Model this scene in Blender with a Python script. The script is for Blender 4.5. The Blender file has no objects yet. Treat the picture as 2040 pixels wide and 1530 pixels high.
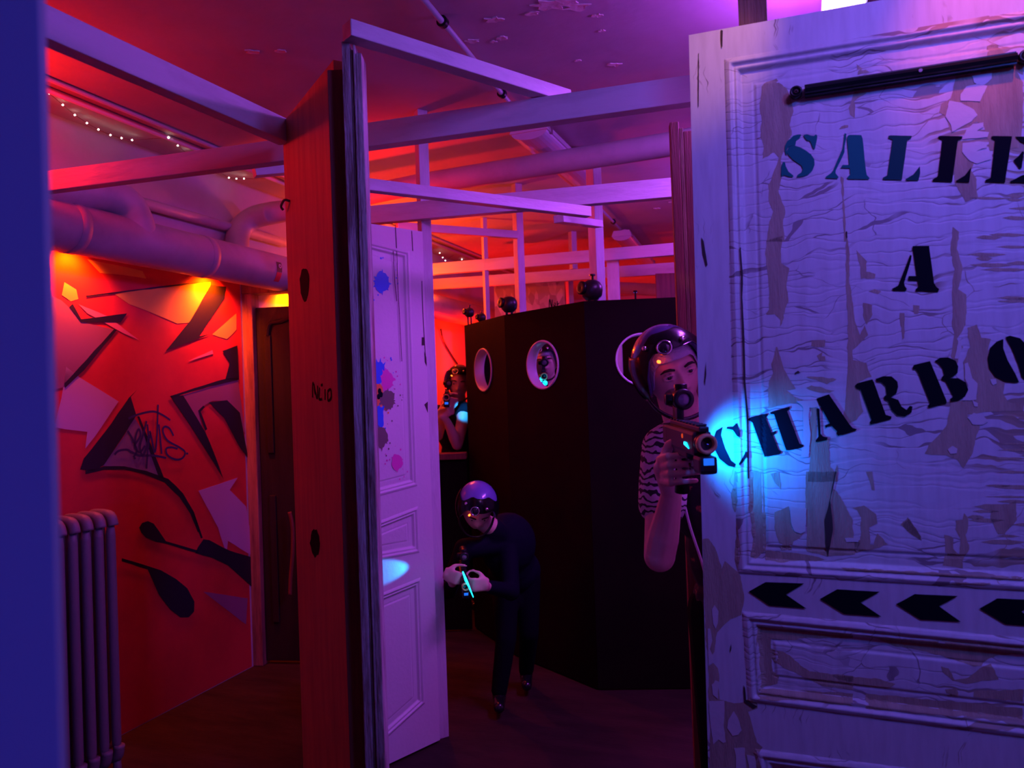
import bpy, bmesh, math, random
import numpy as np
from mathutils import Vector, Matrix, noise as mnoise
from mathutils.geometry import tessellate_polygon
random.seed(7)
S = bpy.context.scene
COL = S.collection
PI = math.pi
EYE = Vector((0, 0, 1.55)); F = 1500.0; PITCH = 0.0133; ROLL = 0.036
# ------------------------------------------------------------------ camera
fwd = Vector((0, math.cos(PITCH), math.sin(PITCH)))
up0 = Vector((0, -math.sin(PITCH), math.cos(PITCH)))
rt0 = Vector((1, 0, 0))
cr = math.cos(ROLL) * rt0 - math.sin(ROLL) * up0
cu = math.cos(ROLL) * up0 + math.sin(ROLL) * rt0
cd = bpy.data.cameras.new('camera'); cam = bpy.data.objects.new('camera', cd); COL.objects.link(cam)
m = Matrix.Identity(4)
for i in range(3):
    m[i][0] = cr[i]; m[i][1] = cu[i]; m[i][2] = -fwd[i]; m[i][3] = EYE[i]
cam.matrix_world = m
cd.sensor_fit = 'HORIZONTAL'; cd.sensor_width = 36.0; cd.lens = 36.0 * F / 2040.0
cd.clip_start = 0.02; cd.clip_end = 60
cd.dof.use_dof = True; cd.dof.focus_distance = 2.6; cd.dof.aperture_fstop = 4.5
S.camera = cam

def ray(px, py):
    return fwd * F + cr * (px - 1020) + cu * (765 - py)
def P(px, py, Y):
    r = ray(px, py); return EYE + r * (Y / r.y)
def PZ(px, py, Z):
    r = ray(px, py); return EYE + r * ((Z - EYE.z) / r.z)

class Pl:
    """vertical plane: origin (x,y), unit direction d; local X = d, local Z = up, local -Y faces the viewer"""
    def __init__(s, ox, oy, dx, dy):
        n = math.hypot(dx, dy); s.ox, s.oy, s.dx, s.dy = ox, oy, dx / n, dy / n
        s.rz = math.atan2(s.dy, s.dx)
    def hit(s, px, py):
        r = ray(px, py)
        den = r.x * s.dy - r.y * s.dx
        t = (s.ox * s.dy - s.oy * s.dx) / den
        x, y = r.x * t, r.y * t
        return ((x - s.ox) * s.dx + (y - s.oy) * s.dy, EYE.z + r.z * t)
    def w(s, a, z, off=0):
        return Vector((s.ox + s.dx * a + s.dy * off, s.oy + s.dy * a - s.dx * off, z))
    def place(s, o, z=0):
        o.location = (s.ox, s.oy, z); o.rotation_euler = (0, 0, s.rz)

def tr(ox, oy, sc, pts):
    return [(ox + x / sc, oy + y / sc) for x, y in pts]

# ------------------------------------------------------------------ materials
def mat(name, col=(.8, .8, .8), rough=.6, metal=0.0, emit=None, es=0, nz=None, bump=0.0, bsc=40, stretch=(1, 1, 1), spec=.5, coat=0):
    mt = bpy.data.materials.new(name); mt.use_nodes = True
    nt = mt.node_tree; b = nt.nodes['Principled BSDF']
    b.inputs['Base Color'].default_value = (*col, 1); b.inputs['Roughness'].default_value = rough
    b.inputs['Metallic'].default_value = metal; b.inputs['Specular IOR Level'].default_value = spec
    b.inputs['Coat Weight'].default_value = coat
    if emit:
        b.inputs['Emission Color'].default_value = (*emit, 1); b.inputs['Emission Strength'].default_value = es
    if nz or bump:
        tc = nt.nodes.new('ShaderNodeTexCoord'); mp = nt.nodes.new('ShaderNodeMapping')
        mp.inputs['Scale'].default_value = stretch
        nt.links.new(tc.outputs['Object'], mp.inputs[0])
    if nz:
        col2, scale, lo, hi = nz
        n = nt.nodes.new('ShaderNodeTexNoise'); n.inputs['Scale'].default_value = scale; n.inputs['Detail'].default_value = 6
        n.inputs['Roughness'].default_value = .65
        r = nt.nodes.new('ShaderNodeMapRange'); r.inputs[1].default_value = lo; r.inputs[2].default_value = hi
        mx = nt.nodes.new('ShaderNodeMix'); mx.data_type = 'RGBA'
        mx.inputs[6].default_value = (*col, 1); mx.inputs[7].default_value = (*col2, 1)
        nt.links.new(mp.outputs[0], n.inputs['Vector']); nt.links.new(n.outputs[0], r.inputs[0])
        nt.links.new(r.outputs[0], mx.inputs[0]); nt.links.new(mx.outputs[2], b.inputs['Base Color'])
    if bump:
        n2 = nt.nodes.new('ShaderNodeTexNoise'); n2.inputs['Scale'].default_value = bsc; n2.inputs['Detail'].default_value = 8
        bp = nt.nodes.new('ShaderNodeBump'); bp.inputs['Strength'].default_value = bump; bp.inputs['Distance'].default_value = .01
        nt.links.new(mp.outputs[0], n2.inputs['Vector']); nt.links.new(n2.outputs[0], bp.inputs['Height'])
        nt.links.new(bp.outputs[0], b.inputs['Normal'])
    return mt

M = {}
M['white'] = mat('white_timber', (.62, .60, .60), .55, nz=((.40, .36, .36), 9, .5, .85), bump=.25, bsc=60, stretch=(.25, 1, 1))
M['white2'] = mat('white_post', (.62, .60, .60), .55, nz=((.36, .32, .32), 8, .5, .85), bump=.25, bsc=60, stretch=(1, 1, .2))
M['raw'] = mat('raw_wood', (.30, .17, .09), .7, nz=((.13, .065, .035), 7, .35, .7), bump=.4, bsc=50, stretch=(6, 6, .5))
M['rawx'] = mat('raw_wood_x', (.34, .20, .11), .7, nz=((.16, .08, .045), 7, .35, .7), bump=.4, bsc=50, stretch=(.5, 6, 6))
M['redwood'] = mat('red_brown_wood', (.26, .07, .045), .6, nz=((.12, .03, .02), 6, .35, .7), bump=.3, bsc=50, stretch=(6, 6, .4))
M['doorred'] = mat('pale_wood_door', (.55, .25, .09), .55, nz=((.36, .15, .055), 5, .4, .75), bump=.12, bsc=40, stretch=(5, 5, .5))
M['knot'] = mat('wood_knot', (.008, .005, .004), .8, spec=.1)
M['dark'] = mat('dark_wood', (.02, .013, .012), .6, nz=((.01, .007, .006), 6, .4, .7), bump=.2, bsc=40, stretch=(5, 5, .5))
M['black'] = mat('black_plastic', (.012, .012, .014), .35)
M['blackm'] = mat('black_metal', (.02, .02, .022), .3, metal=.6)
M['ink'] = mat('black_stencil_paint', (.003, .004, .010), .7, spec=.08)
M['teal'] = mat('teal_stencil_paint', (.006, .17, .15), .6, spec=.15)
M['kiosk'] = mat('kiosk_board', (.010, .004, .004), .8, nz=((.006, .003, .003), 3, .4, .7), spec=.08)
M['pipe'] = mat('painted_pipe', (.42, .40, .42), .5, nz=((.33, .30, .33), 5, .45, .75), bump=.1, bsc=25)
M['ceil'] = mat('ceiling_plaster', (.46, .44, .44), .85, nz=((.37, .34, .34), 1.3, .4, .7), bump=.35, bsc=9)
M['plaster'] = mat('bare_plaster', (.66, .58, .52), .85, bump=.5, bsc=30)
M['wall'] = mat('wall_plaster', (.50, .46, .48), .8, nz=((.42, .38, .40), 2, .4, .7), bump=.2, bsc=14)
M['floor'] = mat('floor_boards', (.040, .022, .015), .75, spec=.2, nz=((.018, .010, .008), 3, .35, .7), bump=.2, bsc=18, stretch=(1, 4, 1))
M['skin'] = mat('skin', (.78, .46, .38), .5, spec=.4)
M['cond'] = mat('grey_conduit', (.45, .44, .46), .4)
M['fix'] = mat('lamp_housing', (.6, .6, .63), .35)
M['chrome'] = mat('chrome', (.75, .75, .78), .12, metal=1)
M['enamel'] = mat('white_enamel', (.68, .67, .7), .3)
M['glassy'] = mat('dark_lens', (.02, .02, .03), .05, coat=1)
M['iron'] = mat('cast_iron_paint', (.19, .16, .15), .5, bump=.15, bsc=60)

def cracked_paint():
    """old white door paint: flakes split along the boards, bare wood in the gaps"""
    mt = bpy.data.materials.new('cracked_white_paint'); mt.use_nodes = True
    nt = mt.node_tree; N = nt.nodes; L = nt.links; b = N['Principled BSDF']
    tc = N.new('ShaderNodeTexCoord')
    def mapping(sc, loc=(0, 0, 0)):
        q = N.new('ShaderNodeMapping'); q.inputs['Scale'].default_value = sc; q.inputs['Location'].default_value = loc
        L.new(tc.outputs['Object'], q.inputs[0]); return q
    def noise(sc, scale=1, det=4, loc=(0, 0, 0)):
        q = mapping(sc, loc); n = N.new('ShaderNodeTexNoise'); n.inputs['Scale'].default_value = scale; n.inputs['Detail'].default_value = det
        L.new(q.outputs[0], n.inputs['Vector']); return n
    def rng(src, a, bb, c=0, d=1):
        r = N.new('ShaderNodeMapRange'); r.inputs[1].default_value = a; r.inputs[2].default_value = bb
        r.inputs[3].default_value = c; r.inputs[4].default_value = d; L.new(src, r.inputs[0]); return r.outputs[0]
    def mth(op, a, bb=None, c=None):
        q = N.new('ShaderNodeMath'); q.operation = op
        for i, v in enumerate((a, bb, c)):
            if v is None: continue
            if isinstance(v, (int, float)): q.inputs[i].default_value = v
            else: L.new(v, q.inputs[i])
        return q.outputs[0]
    # distorted coordinates
    wob = noise((5, 5, 5), 1.6, 3)
    va = N.new('ShaderNodeVectorMath'); va.operation = 'MULTIPLY_ADD'
    L.new(wob.outputs[1], va.inputs[0]); va.inputs[1].default_value = (.16, 0, .075); L.new(tc.outputs['Object'], va.inputs[2])
    def cracks(sx, sz, w):
        q = N.new('ShaderNodeMapping'); q.inputs['Scale'].default_value = (sx, 0, sz); L.new(va.outputs[0], q.inputs[0])
        v = N.new('ShaderNodeTexVoronoi'); v.feature = 'DISTANCE_TO_EDGE'; v.inputs['Scale'].default_value = 1; v.inputs['Randomness'].default_value = .9
        L.new(q.outputs[0], v.inputs['Vector']); return v.outputs[0]
    e1 = cracks(2.6, 36, 0); e2 = cracks(5, 10, 0)
    sep = N.new('ShaderNodeSeparateXYZ'); L.new(tc.outputs['Object'], sep.inputs[0])
    n1 = noise((7, 7, 9), 1, 3, (3, 1, 2)); n2 = noise((4, 4, 5), 1, 3, (9, 4, 1))
    # crack width varies; wide gaps only toward the far board
    wide = mth('MULTIPLY', rng(sep.outputs[0], .44, .56), rng(n1.outputs[0], .46, .62))
    w1 = mth('MULTIPLY_ADD', wide, .11, .014)
    line1 = mth('LESS_THAN', e1, w1)
    line1 = mth('MULTIPLY', line1, rng(n2.outputs[0], .44, .50))
    line2 = mth('LESS_THAN', e2, .004)
    line2 = mth('MULTIPLY', line2, rng(n1.outputs[0], .50, .56))
    # only on the panels (attribute crack) 
    at = N.new('ShaderNodeAttribute'); at.attribute_name = 'crack'
    ln = mth('MULTIPLY', mth('MAXIMUM', line1, line2), at.outputs['Fac'])
    # long vertical hairlines everywhere
    q = N.new('ShaderNodeMapping'); q.inputs['Scale'].default_value = (34, 0, 2.2); L.new(va.outputs[0], q.inputs[0])
    v3 = N.new('ShaderNodeTexVoronoi'); v3.feature = 'DISTANCE_TO_EDGE'; v3.inputs['Scale'].default_value = 1; L.new(q.outputs[0], v3.inputs['Vector'])
    ln3 = mth('MULTIPLY', mth('LESS_THAN', v3.outputs[0], .02), rng(n1.outputs[0], .58, .64))
    ln3 = mth('MULTIPLY', ln3, mth('SUBTRACT', 1.0, at.outputs['Fac']))
    ln = mth('MAXIMUM', ln, ln3)
    # base colours
    gr = noise((20, 20, 3), 3, 6)
    mx = N.new('ShaderNodeMix'); mx.data_type = 'RGBA'; L.new(rng(gr.outputs[0], .4, .8), mx.inputs[0])
    mx.inputs[6].default_value = (.68, .68, .68, 1); mx.inputs[7].default_value = (.57, .56, .55, 1)
    m2 = N.new('ShaderNodeMix'); m2.data_type = 'RGBA'; L.new(ln, m2.inputs[0])
    L.new(mx.outputs[2], m2.inputs[6])
    m3 = N.new('ShaderNodeMix'); m3.data_type = 'RGBA'; L.new(wide, m3.inputs[0])
    m3.inputs[6].default_value = (.30, .25, .25, 1); m3.inputs[7].default_value = (.42, .32, .21, 1)
    L.new(m3.outputs[2], m2.inputs[7])
    L.new(m2.outputs[2], b.inputs['Base Color']); b.inputs['Roughness'].default_value = .5
    bp = N.new('ShaderNodeBump'); bp.inputs['Strength'].default_value = .6; bp.inputs['Distance'].default_value = .0015
    hh = mth('ADD', mth('SUBTRACT', 1.0, ln), mth('MULTIPLY', mth('MULTIPLY', rng(e1, 0, .10), .5), at.outputs['Fac']))
    hh = mth('ADD', hh, mth('MULTIPLY', gr.outputs[0], .5))
    L.new(hh, bp.inputs['Height']); L.new(bp.outputs[0], b.inputs['Normal'])
    return mt
M['paint'] = cracked_paint()
M['bare'] = mat('bare_door_wood', (.52, .42, .29), .75, nz=((.38, .28, .19), 5, .35, .7), bump=.3, bsc=60, stretch=(8, 1, 1))
M['flake'] = mat('paint_flake', (.68, .65, .62), .5, bump=.1, bsc=60)
M['split'] = mat('dark_split', (.05, .03, .028), .8)

def osb():
    mt = bpy.data.materials.new('strand_board'); mt.use_nodes = True
    nt = mt.node_tree; N = nt.nodes; L = nt.links; b = N['Principled BSDF']
    tc = N.new('ShaderNodeTexCoord'); mp = N.new('ShaderNodeMapping'); mp.inputs['Scale'].default_value = (26, 26, 11)
    v = N.new('ShaderNodeTexVoronoi'); L.new(tc.outputs['Object'], mp.inputs[0]); L.new(mp.outputs[0], v.inputs['Vector'])
    v.inputs['Scale'].default_value = 1
    mx = N.new('ShaderNodeMix'); mx.data_type = 'RGBA'; L.new(v.outputs['Color'], mx.inputs[0])
    mx.inputs[6].default_value = (.75, .60, .48, 1); mx.inputs[7].default_value = (.34, .23, .17, 1)
    L.new(mx.outputs[2], b.inputs['Base Color']); b.inputs['Roughness'].default_value = .75
    return mt
M['osb'] = osb()

# ------------------------------------------------------------------ object helpers
def tag(o, label=None, cat=None, group=None, kind=None):
    if label: o['label'] = label
    if cat: o['category'] = cat
    if group: o['group'] = group
    if kind: o['kind'] = kind
    return o
def link(name, me, mt, parent=None):
    o = bpy.data.objects.new(name, me); COL.objects.link(o)
    for q in (mt if isinstance(mt, (list, tuple)) else [mt]): me.materials.append(q)
    if parent: o.parent = parent
    return o
def obj(name, bm, mt, parent=None, smooth=False):
    me = bpy.data.meshes.new(name); bmesh.ops.recalc_face_normals(bm, faces=bm.faces); bm.to_mesh(me); bm.free()
    if smooth: me.polygons.foreach_set('use_smooth', [True] * len(me.polygons))
    return link(name, me, mt, parent)
def empty(name, loc=(0, 0, 0), rz=0):
    o = bpy.data.objects.new(name, None); COL.objects.link(o); o.location = loc; o.rotation_euler = (0, 0, rz); o.empty_display_size = .1
    return o
def box(bm, a, b, bev=0.0):
    x0, y0, z0 = a; x1, y1, z1 = b
    vs = [bm.verts.new(p) for p in ((x0, y0, z0), (x1, y0, z0), (x1, y1, z0), (x0, y1, z0), (x0, y0, z1), (x1, y0, z1), (x1, y1, z1), (x0, y1, z1))]
    fs = [bm.faces.new([vs[i] for i in f]) for f in ((0, 3, 2, 1), (4, 5, 6, 7), (0, 1, 5, 4), (1, 2, 6, 5), (2, 3, 7, 6), (3, 0, 4, 7))]
    if bev:
        es = list({e for f in fs for e in f.edges})
        bmesh.ops.bevel(bm, geom=es, offset=bev, segments=2, affect='EDGES', profile=.6)
    return bm
def bbox(a, b, bev=0.0):
    return box(bmesh.new(), a, b, bev)
def frame_of(ax):
    z = ax.normalized(); t = Vector((0, 0, 1)) if abs(z.z) < .9 else Vector((1, 0, 0))
    x = t.cross(z).normalized(); return x, z.cross(x), z
def tube(bm, pts, rads, seg=16, cap=True):
    """sweep a circle along pts with a radius per point"""
    pts = [Vector(p) for p in pts]
    if not isinstance(rads, (list, tuple)): rads = [rads] * len(pts)
    rings = []; px = None
    for i, p in enumerate(pts):
        d = (pts[min(i + 1, len(pts) - 1)] - pts[max(i - 1, 0)]).normalized()
        if px is None: px, _, _ = frame_of(d)
        x = (px - d * px.dot(d)).normalized(); y = d.cross(x); px = x
        rings.append([bm.verts.new(p + (x * math.cos(t) + y * math.sin(t)) * rads[i]) for t in [2 * PI * k / seg for k in range(seg)]])
    for a, b in zip(rings, rings[1:]):
        for k in range(seg): bm.faces.new((a[k], a[(k + 1) % seg], b[(k + 1) % seg], b[k]))
    if cap:
        bm.faces.new(rings[0][::-1]); bm.faces.new(rings[-1])
    return bm
def lathe(bm, prof, o=(0, 0, 0), ax=(0, 0, 1), seg=32):
    """prof: list of (r, h)"""
    o = Vector(o); x, y, z = frame_of(Vector(ax)); rings = []
    for r, h in prof:
        rings.append([bm.verts.new(o + z * h + (x * math.cos(2 * PI * k / seg) + y * math.sin(2 * PI * k / seg)) * max(r, 1e-5)) for k in range(seg)])
    for a, b in zip(rings, rings[1:]):
        for k in range(seg): bm.faces.new((a[k], a[(k + 1) % seg], b[(k + 1) % seg], b[k]))
    return bm
def smooth_path(pts, n=6):
    pts = [Vector(p) for p in pts]; out = []
    for i in range(len(pts) - 1):
        p0, p1, p2, p3 = pts[max(i - 1, 0)], pts[i], pts[i + 1], pts[min(i + 2, len(pts) - 1)]
        for k in range(n):
            t = k / n
            out.append(.5 * ((2 * p1) + (p2 - p0) * t + (2 * p0 - 5 * p1 + 4 * p2 - p3) * t * t + (3 * p1 - p0 - 3 * p2 + p3) * t ** 3))
    out.append(pts[-1]); return out
def timber(name, p0, p1, w, h, mt, label, cat='wooden beam', group=None, bev=.003, parent=None):
    """p0,p1: centre of the top face; w across, h down"""
    p0, p1 = Vector(p0), Vector(p1); x = (p1 - p0); Ln = x.length; x.normalize()
    y = Vector((0, 0, 1)).cross(x).normalized(); z = x.cross(y)
    o = obj(name, bbox((0, -w / 2, -h), (Ln, w / 2, 0), bev), mt, parent)
    mm = Matrix.Identity(4)
    for i in range(3): mm[i][0] = x[i]; mm[i][1] = y[i]; mm[i][2] = z[i]; mm[i][3] = p0[i]
    o.matrix_world = mm
    if label: tag(o, label, cat, group)
    return o
def post(name, x, y, z0, z1, wx, wy, rz, mt, label, cat='wooden post', group=None):
    o = obj(name, bbox((-wx / 2, -wy / 2, 0), (wx / 2, wy / 2, z1 - z0), .003), mt)
    o.location = (x, y, z0); o.rotation_euler = (0, 0, rz)
    if label: tag(o, label, cat, group)
    return o

# --- flat shapes on planes
def rough(pts, amp=.0, step=.012, seed=0):
    """subdivide a polygon outline and wobble it"""
    out = []
    n = len(pts)
    for i in range(n):
        a, b = pts[i], pts[(i + 1) % n]; d = math.hypot(b[0] - a[0], b[1] - a[1]); k = max(1, int(d / step))
        for j in range(k):
            t = j / k; x = a[0] + (b[0] - a[0]) * t; z = a[1] + (b[1] - a[1]) * t
            if amp and d > 1e-6:
                q = mnoise.noise(Vector((x * 55, z * 55, seed * 3.1))) + .6 * mnoise.noise(Vector((x * 140, z * 140, seed)))
                nx, nz = (b[1] - a[1]) / d, -(b[0] - a[0]) / d
                x += nx * q * amp; z += nz * q * amp
            out.append((x, z))
    return out
def flat(bm, pts, off, thick=.0006, hf=None, step=.01, mi=0):
    """polygon (s,z) laid onto a surface: local y = -(h(s,z)+off)"""
    v3 = [Vector((a, b, 0)) for a, b in pts]
    if hf is None:
        tris = tessellate_polygon([v3])
        y = -(off + thick)
        fr = [bm.verts.new((a, y, b)) for a, b in pts]
        for t in tris:
            try: bm.faces.new([fr[i] for i in t]).material_index = mi
            except ValueError: pass
        bk = [bm.verts.new((a, -off, b)) for a, b in pts]
        n = len(pts)
        for i in range(n):
            f = bm.faces.new((fr[i], fr[(i + 1) % n], bk[(i + 1) % n], bk[i])); f.material_index = mi
        return
    tmp = bmesh.new(); vv = [tmp.verts.new(p) for p in v3]
    for t in tessellate_polygon([v3]):
        try: tmp.faces.new([vv[i] for i in t])
        except ValueError: pass
    for _ in range(6):
        es = [e for e in tmp.edges if e.calc_length() > step]
        if not es: break
        bmesh.ops.subdivide_edges(tmp, edges=es, cuts=1)
        bmesh.ops.triangulate(tmp, faces=tmp.faces[:])
    mp = {}
    for v in tmp.verts: mp[v] = bm.verts.new((v.co.x, -(hf(v.co.x, v.co.y) + off + thick), v.co.y))
    for f in tmp.faces:
        g = bm.faces.new([mp[v] for v in f.verts]); g.material_index = mi
    tmp.free()
def ribbon(pts, w):
    """polyline -> outline polygon"""
    p = [Vector(q) for q in pts]; L_, R_ = [], []
    for i, q in enumerate(p):
        d = (p[min(i + 1, len(p) - 1)] - p[max(i - 1, 0)]); d = d.normalized() if d.length > 1e-9 else Vector((1, 0))
        ww = w[i] if isinstance(w, (list, tuple)) else w
        n = Vector((-d.y, d.x)) * ww / 2
        L_.append(q + n); R_.append(q - n)
    return [(a.x, a.y) for a in L_] + [(a.x, a.y) for a in R_[::-1]]
def ribbon_quads(bm, pts, w, off, thick=.0005, mi=0):
    p = [Vector(q) for q in smooth_path([(a, b, 0) for a, b in pts], 5)]
    prev = None
    for i, q in enumerate(p):
        d = (p[min(i + 1, len(p) - 1)] - p[max(i - 1, 0)])
        d = d.normalized() if d.length > 1e-9 else Vector((1, 0, 0))
        n = Vector((-d.y, d.x, 0)) * w / 2
        c = [bm.verts.new((q.x + n.x, -(off + thick), q.y + n.y)), bm.verts.new((q.x - n.x, -(off + thick), q.y - n.y))]
        if prev: bm.faces.new((prev[0], prev[1], c[1], c[0])).material_index = mi
        prev = c

# ================================================================== ROOM
A = Vector((.347, .938)); B = Vector((.938, -.347))     # along the room / across it
def UV(u, v): return Vector((B.x * u + A.x * v, B.y * u + A.y * v))
UL, UR, V0, V1, HC = -3.035, 2.3, -3.2, 10.5, 2.87
def slab(name, u0, u1, v0, v1, z0, z1, mt, kind='structure'):
    bm = bmesh.new(); box(bm, (u0, v0, z0), (u1, v1, z1))
    o = obj(name, bm, mt); o.rotation_euler = (0, 0, math.atan2(B.y, B.x)); o['kind'] = kind; return o
slab('floor', UL - .2, UR + .2, V0 - .2, V1 + .2, -.1, 0, M['floor'])
ceiling = slab('ceiling', UL - .2, UR + .2, V0 - .2, V1 + .2, HC, HC + .1, M['ceil'])
slab('wall_right', UR, UR + .15, V0, V1, 0, HC, M['wall'])
slab('wall_back', UL - .15, UR + .15, V1, V1 + .15, 0, HC, M['wall'])
slab('wall_front', UL - .15, UR + .15, V0 - .15, V0, 0, HC, M['wall'])
WL = Pl(UV(UL, 0).x, UV(UL, 0).y, A.x, A.y)
wl = obj('wall_left', bbox((V0, 0, 0), (V1, .15, HC)), M['wall']); WL.place(wl); wl['kind'] = 'structure'
# peeling plaster spots on the ceiling (thin bare patches)
bmp = bmesh.new()
for k, (px, py, sx) in enumerate([(1095, 8, .17), (1150, 12, .10), (1130, 2, .10), (985, 38, .07), (1000, 75, .05), (940, 80, .06), (1225, 128, .06), (1150, 120, .03), (1200, 60, .03),
                                  (505, 103, .08), (1325, 395, .12), (1340, 402, .06), (560, 100, .05), (1060, 25, .05), (1190, 30, .04), (1308, 415, .05), (985, 82, .03)]):
    c = PZ(px, py, HC); pts = []
    n = 14; r0 = sx * .5
    for i in range(n):
        t = 2 * PI * i / n; r = r0 * random.uniform(.35, 1.0)
        pts.append((c.x + math.cos(t) * r * 1.2, c.y + math.sin(t) * r * .7))
    vs = [bmp.verts.new((x, y, HC - .004)) for x, y in pts]; v2 = [bmp.verts.new((x, y, HC + .001)) for x, y in pts]
    cc = bmp.verts.new((c.x, c.y, HC - .002))
    for i in range(n):
        bmp.faces.new((vs[i], vs[(i + 1) % n], cc)); bmp.faces.new((vs[i], v2[i], v2[(i + 1) % n], vs[(i + 1) % n]))
pp = obj('peeling_plaster', bmp, M['plaster']); pp.parent = ceiling; pp.matrix_parent_inverse = ceiling.matrix_basis.inverted()

# ------------------------------------------------------------------ graffiti on the left wall
G_MATS = [mat('graffiti_red', (.66, .035, .035), .6, nz=((.52, .02, .03), 3, .4, .7)), mat('graffiti_lilac', (.55, .34, .50), .6), mat('graffiti_grey', (.24, .20, .26), .6),
          mat('graffiti_yellow', (.85, .55, .06), .6), mat('graffiti_black', (.008, .008, .02), .6), mat('graffiti_pink', (.75, .20, .32), .6), mat('graffiti_mauve', (.30, .12, .20), .6),
          mat('graffiti_navy', (.03, .02, .12), .6)]
def wl_pts(t, pts): return [WL.hit(x, y) for x, y in tr(*t, pts)]
GA = (100, 500, 2.733); GB = (120, 780, 3.06)
gbm = bmesh.new()
b0 = WL.hit(488, 900)[0]; b1 = WL.hit(20, 900)[0]
flat(gbm, [(b1 - .3, .004), (b0, .004), (b0, 2.30), (b1 - .3, 2.30)], .001, mi=0)
def gp(t, pts, mi, lay): flat(gbm, rough(wl_pts(t, pts), .002, .05, lay), .0018 + lay * .0007, mi=mi)
gp(GA, [(0, 240), (60, 270), (105, 310), (165, 385), (350, 430), (240, 560), (75, 740), (0, 760)], 6, 1)
gp(GA, [(85, 630), (160, 690), (370, 820), (240, 1010), (190, 1075), (200, 985), (80, 970), (20, 960), (60, 800)], 1, 1)
gp(GA, [(720, 785), (1020, 695), (1060, 1000), (960, 815), (880, 815), (840, 840), (805, 870), (830, 990)], 6, 1)
gp(GB, [(840, 605), (1080, 525), (1030, 600), (1130, 700), (1165, 900), (1165, 1000), (1020, 910), (1010, 990), (960, 830)], 1, 1)
gp(GA, [(455, 905), (490, 960), (575, 1130), (610, 1230), (520, 1205), (440, 1180), (285, 1170), (400, 1010)], 2, 1)
gp(GA, [(350, 235), (560, 200), (870, 170), (870, 240), (760, 390), (690, 395), (560, 340), (430, 290)], 3, 1)
gp(GA, [(1012, 340), (1012, 430), (960, 480), (880, 455)], 3, 1)
gp(GA, [(200, 45), (420, 90), (500, 110), (520, 150), (400, 130), (270, 120)], 3, 1)
gp(GA, [(75, 170), (140, 210), (150, 260), (110, 275), (60, 240)], 3, 1)
gp(GB, [(870, 1220), (1140, 1260), (1130, 1420)], 6, 1)
gp(GA, [(150, 290), (310, 355), (480, 485), (400, 450), (200, 340)], 5, 2)
gp(GA, [(750, 600), (880, 540), (885, 560)], 5, 2)
BL = [(GA, [(100, 305), (120, 288), (165, 372), (415, 340), (380, 390), (165, 388)]), (GA, [(345, 425), (360, 430), (180, 650), (78, 745), (75, 722)]),
      (GA, [(190, 244), (500, 205), (800, 168), (800, 176), (500, 213), (192, 252)]), (GA, [(870, 185), (955, 195), (945, 260), (805, 465), (870, 452), (625, 545), (760, 380)]),
      (GA, [(935, 545), (1015, 515), (1025, 700), (950, 700), (975, 610)]), (GA, [(648, 790), (860, 722), (950, 696), (1020, 688), (1020, 702), (860, 740), (655, 799)]),
      (GA, [(470, 757), (435, 795), (465, 895), (400, 1000), (290, 1165), (230, 1200), (160, 1190), (180, 1130), (300, 980), (425, 800)]),
      (GA, [(650, 790), (720, 785), (840, 985), (890, 1100), (940, 1240), (860, 1110), (760, 950)]), (GA, [(860, 825), (960, 812), (1030, 880), (1075, 1130), (1030, 1070), (945, 910)]),
      (GA, [(803, 870), (830, 843), (840, 850), (817, 875), (852, 970), (842, 978)]), (GA, [(470, 900), (482, 900), (618, 1240), (590, 1235)]),
      (GA, [(190, 1195), (290, 1172), (400, 1172), (520, 1198), (640, 1240), (720, 1320), (780, 1420), (815, 1530), (800, 1530), (760, 1430), (700, 1340), (620, 1262), (500, 1212), (400, 1190), (290, 1192), (190, 1215)]),
      (GB, [(800, 740), (812, 735), (865, 890), (855, 895), (815, 790)]),
      (GB, [(478, 830), (495, 800), (530, 790), (565, 805), (600, 850), (640, 912), (840, 970), (830, 985), (630, 925), (580, 915), (520, 890), (490, 860)]),
      (GB, [(372, 1015), (540, 1068), (610, 1090), (700, 1140), (770, 1200), (815, 1280), (812, 1340), (780, 1375), (730, 1375), (670, 1330), (600, 1240), (560, 1150), (530, 1085), (372, 1035)]),
      (GB, [(870, 900), (905, 905), (1030, 970), (1180, 1015), (1180, 1200), (1110, 1140), (1020, 1060), (920, 1010), (820, 985), (835, 950)])]
for k, (t, q) in enumerate(BL): gp(t, q, 4, 3)
gr = obj('graffiti', gbm, G_MATS, wl)
gr['label'] = 'large red and black spray-painted graffiti with lilac and yellow shards'
tbm = bmesh.new()
for st in [[(405, 240), (440, 300), (460, 360), (440, 400)], [(445, 330), (482, 270), (472, 230), (455, 270), (450, 340), (480, 370), (510, 330)],
           [(520, 180), (500, 260), (480, 340), (500, 390), (530, 300), (525, 200)], [(545, 250), (530, 330), (520, 470)], [(540, 240), (560, 330), (570, 370), (582, 300), (590, 80)],
           [(595, 200), (605, 300), (612, 380)], [(685, 270), (660, 225), (630, 215), (620, 245), (650, 300), (720, 340), (755, 370), (740, 405), (700, 415), (650, 390), (640, 350), (670, 340), (710, 350)],
           [(410, 165), (470, 140), (560, 122), (620, 145), (665, 175)], [(325, 385), (350, 362), (400, 355), (430, 370), (480, 390), (560, 390), (640, 405)], [(762, 376), (774, 380)], [(444, 400), (452, 412)]]:
    ribbon_quads(tbm, wl_pts(GB, st), .011, .006)
obj('graffiti_tag', tbm, G_MATS[7], wl)

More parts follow.
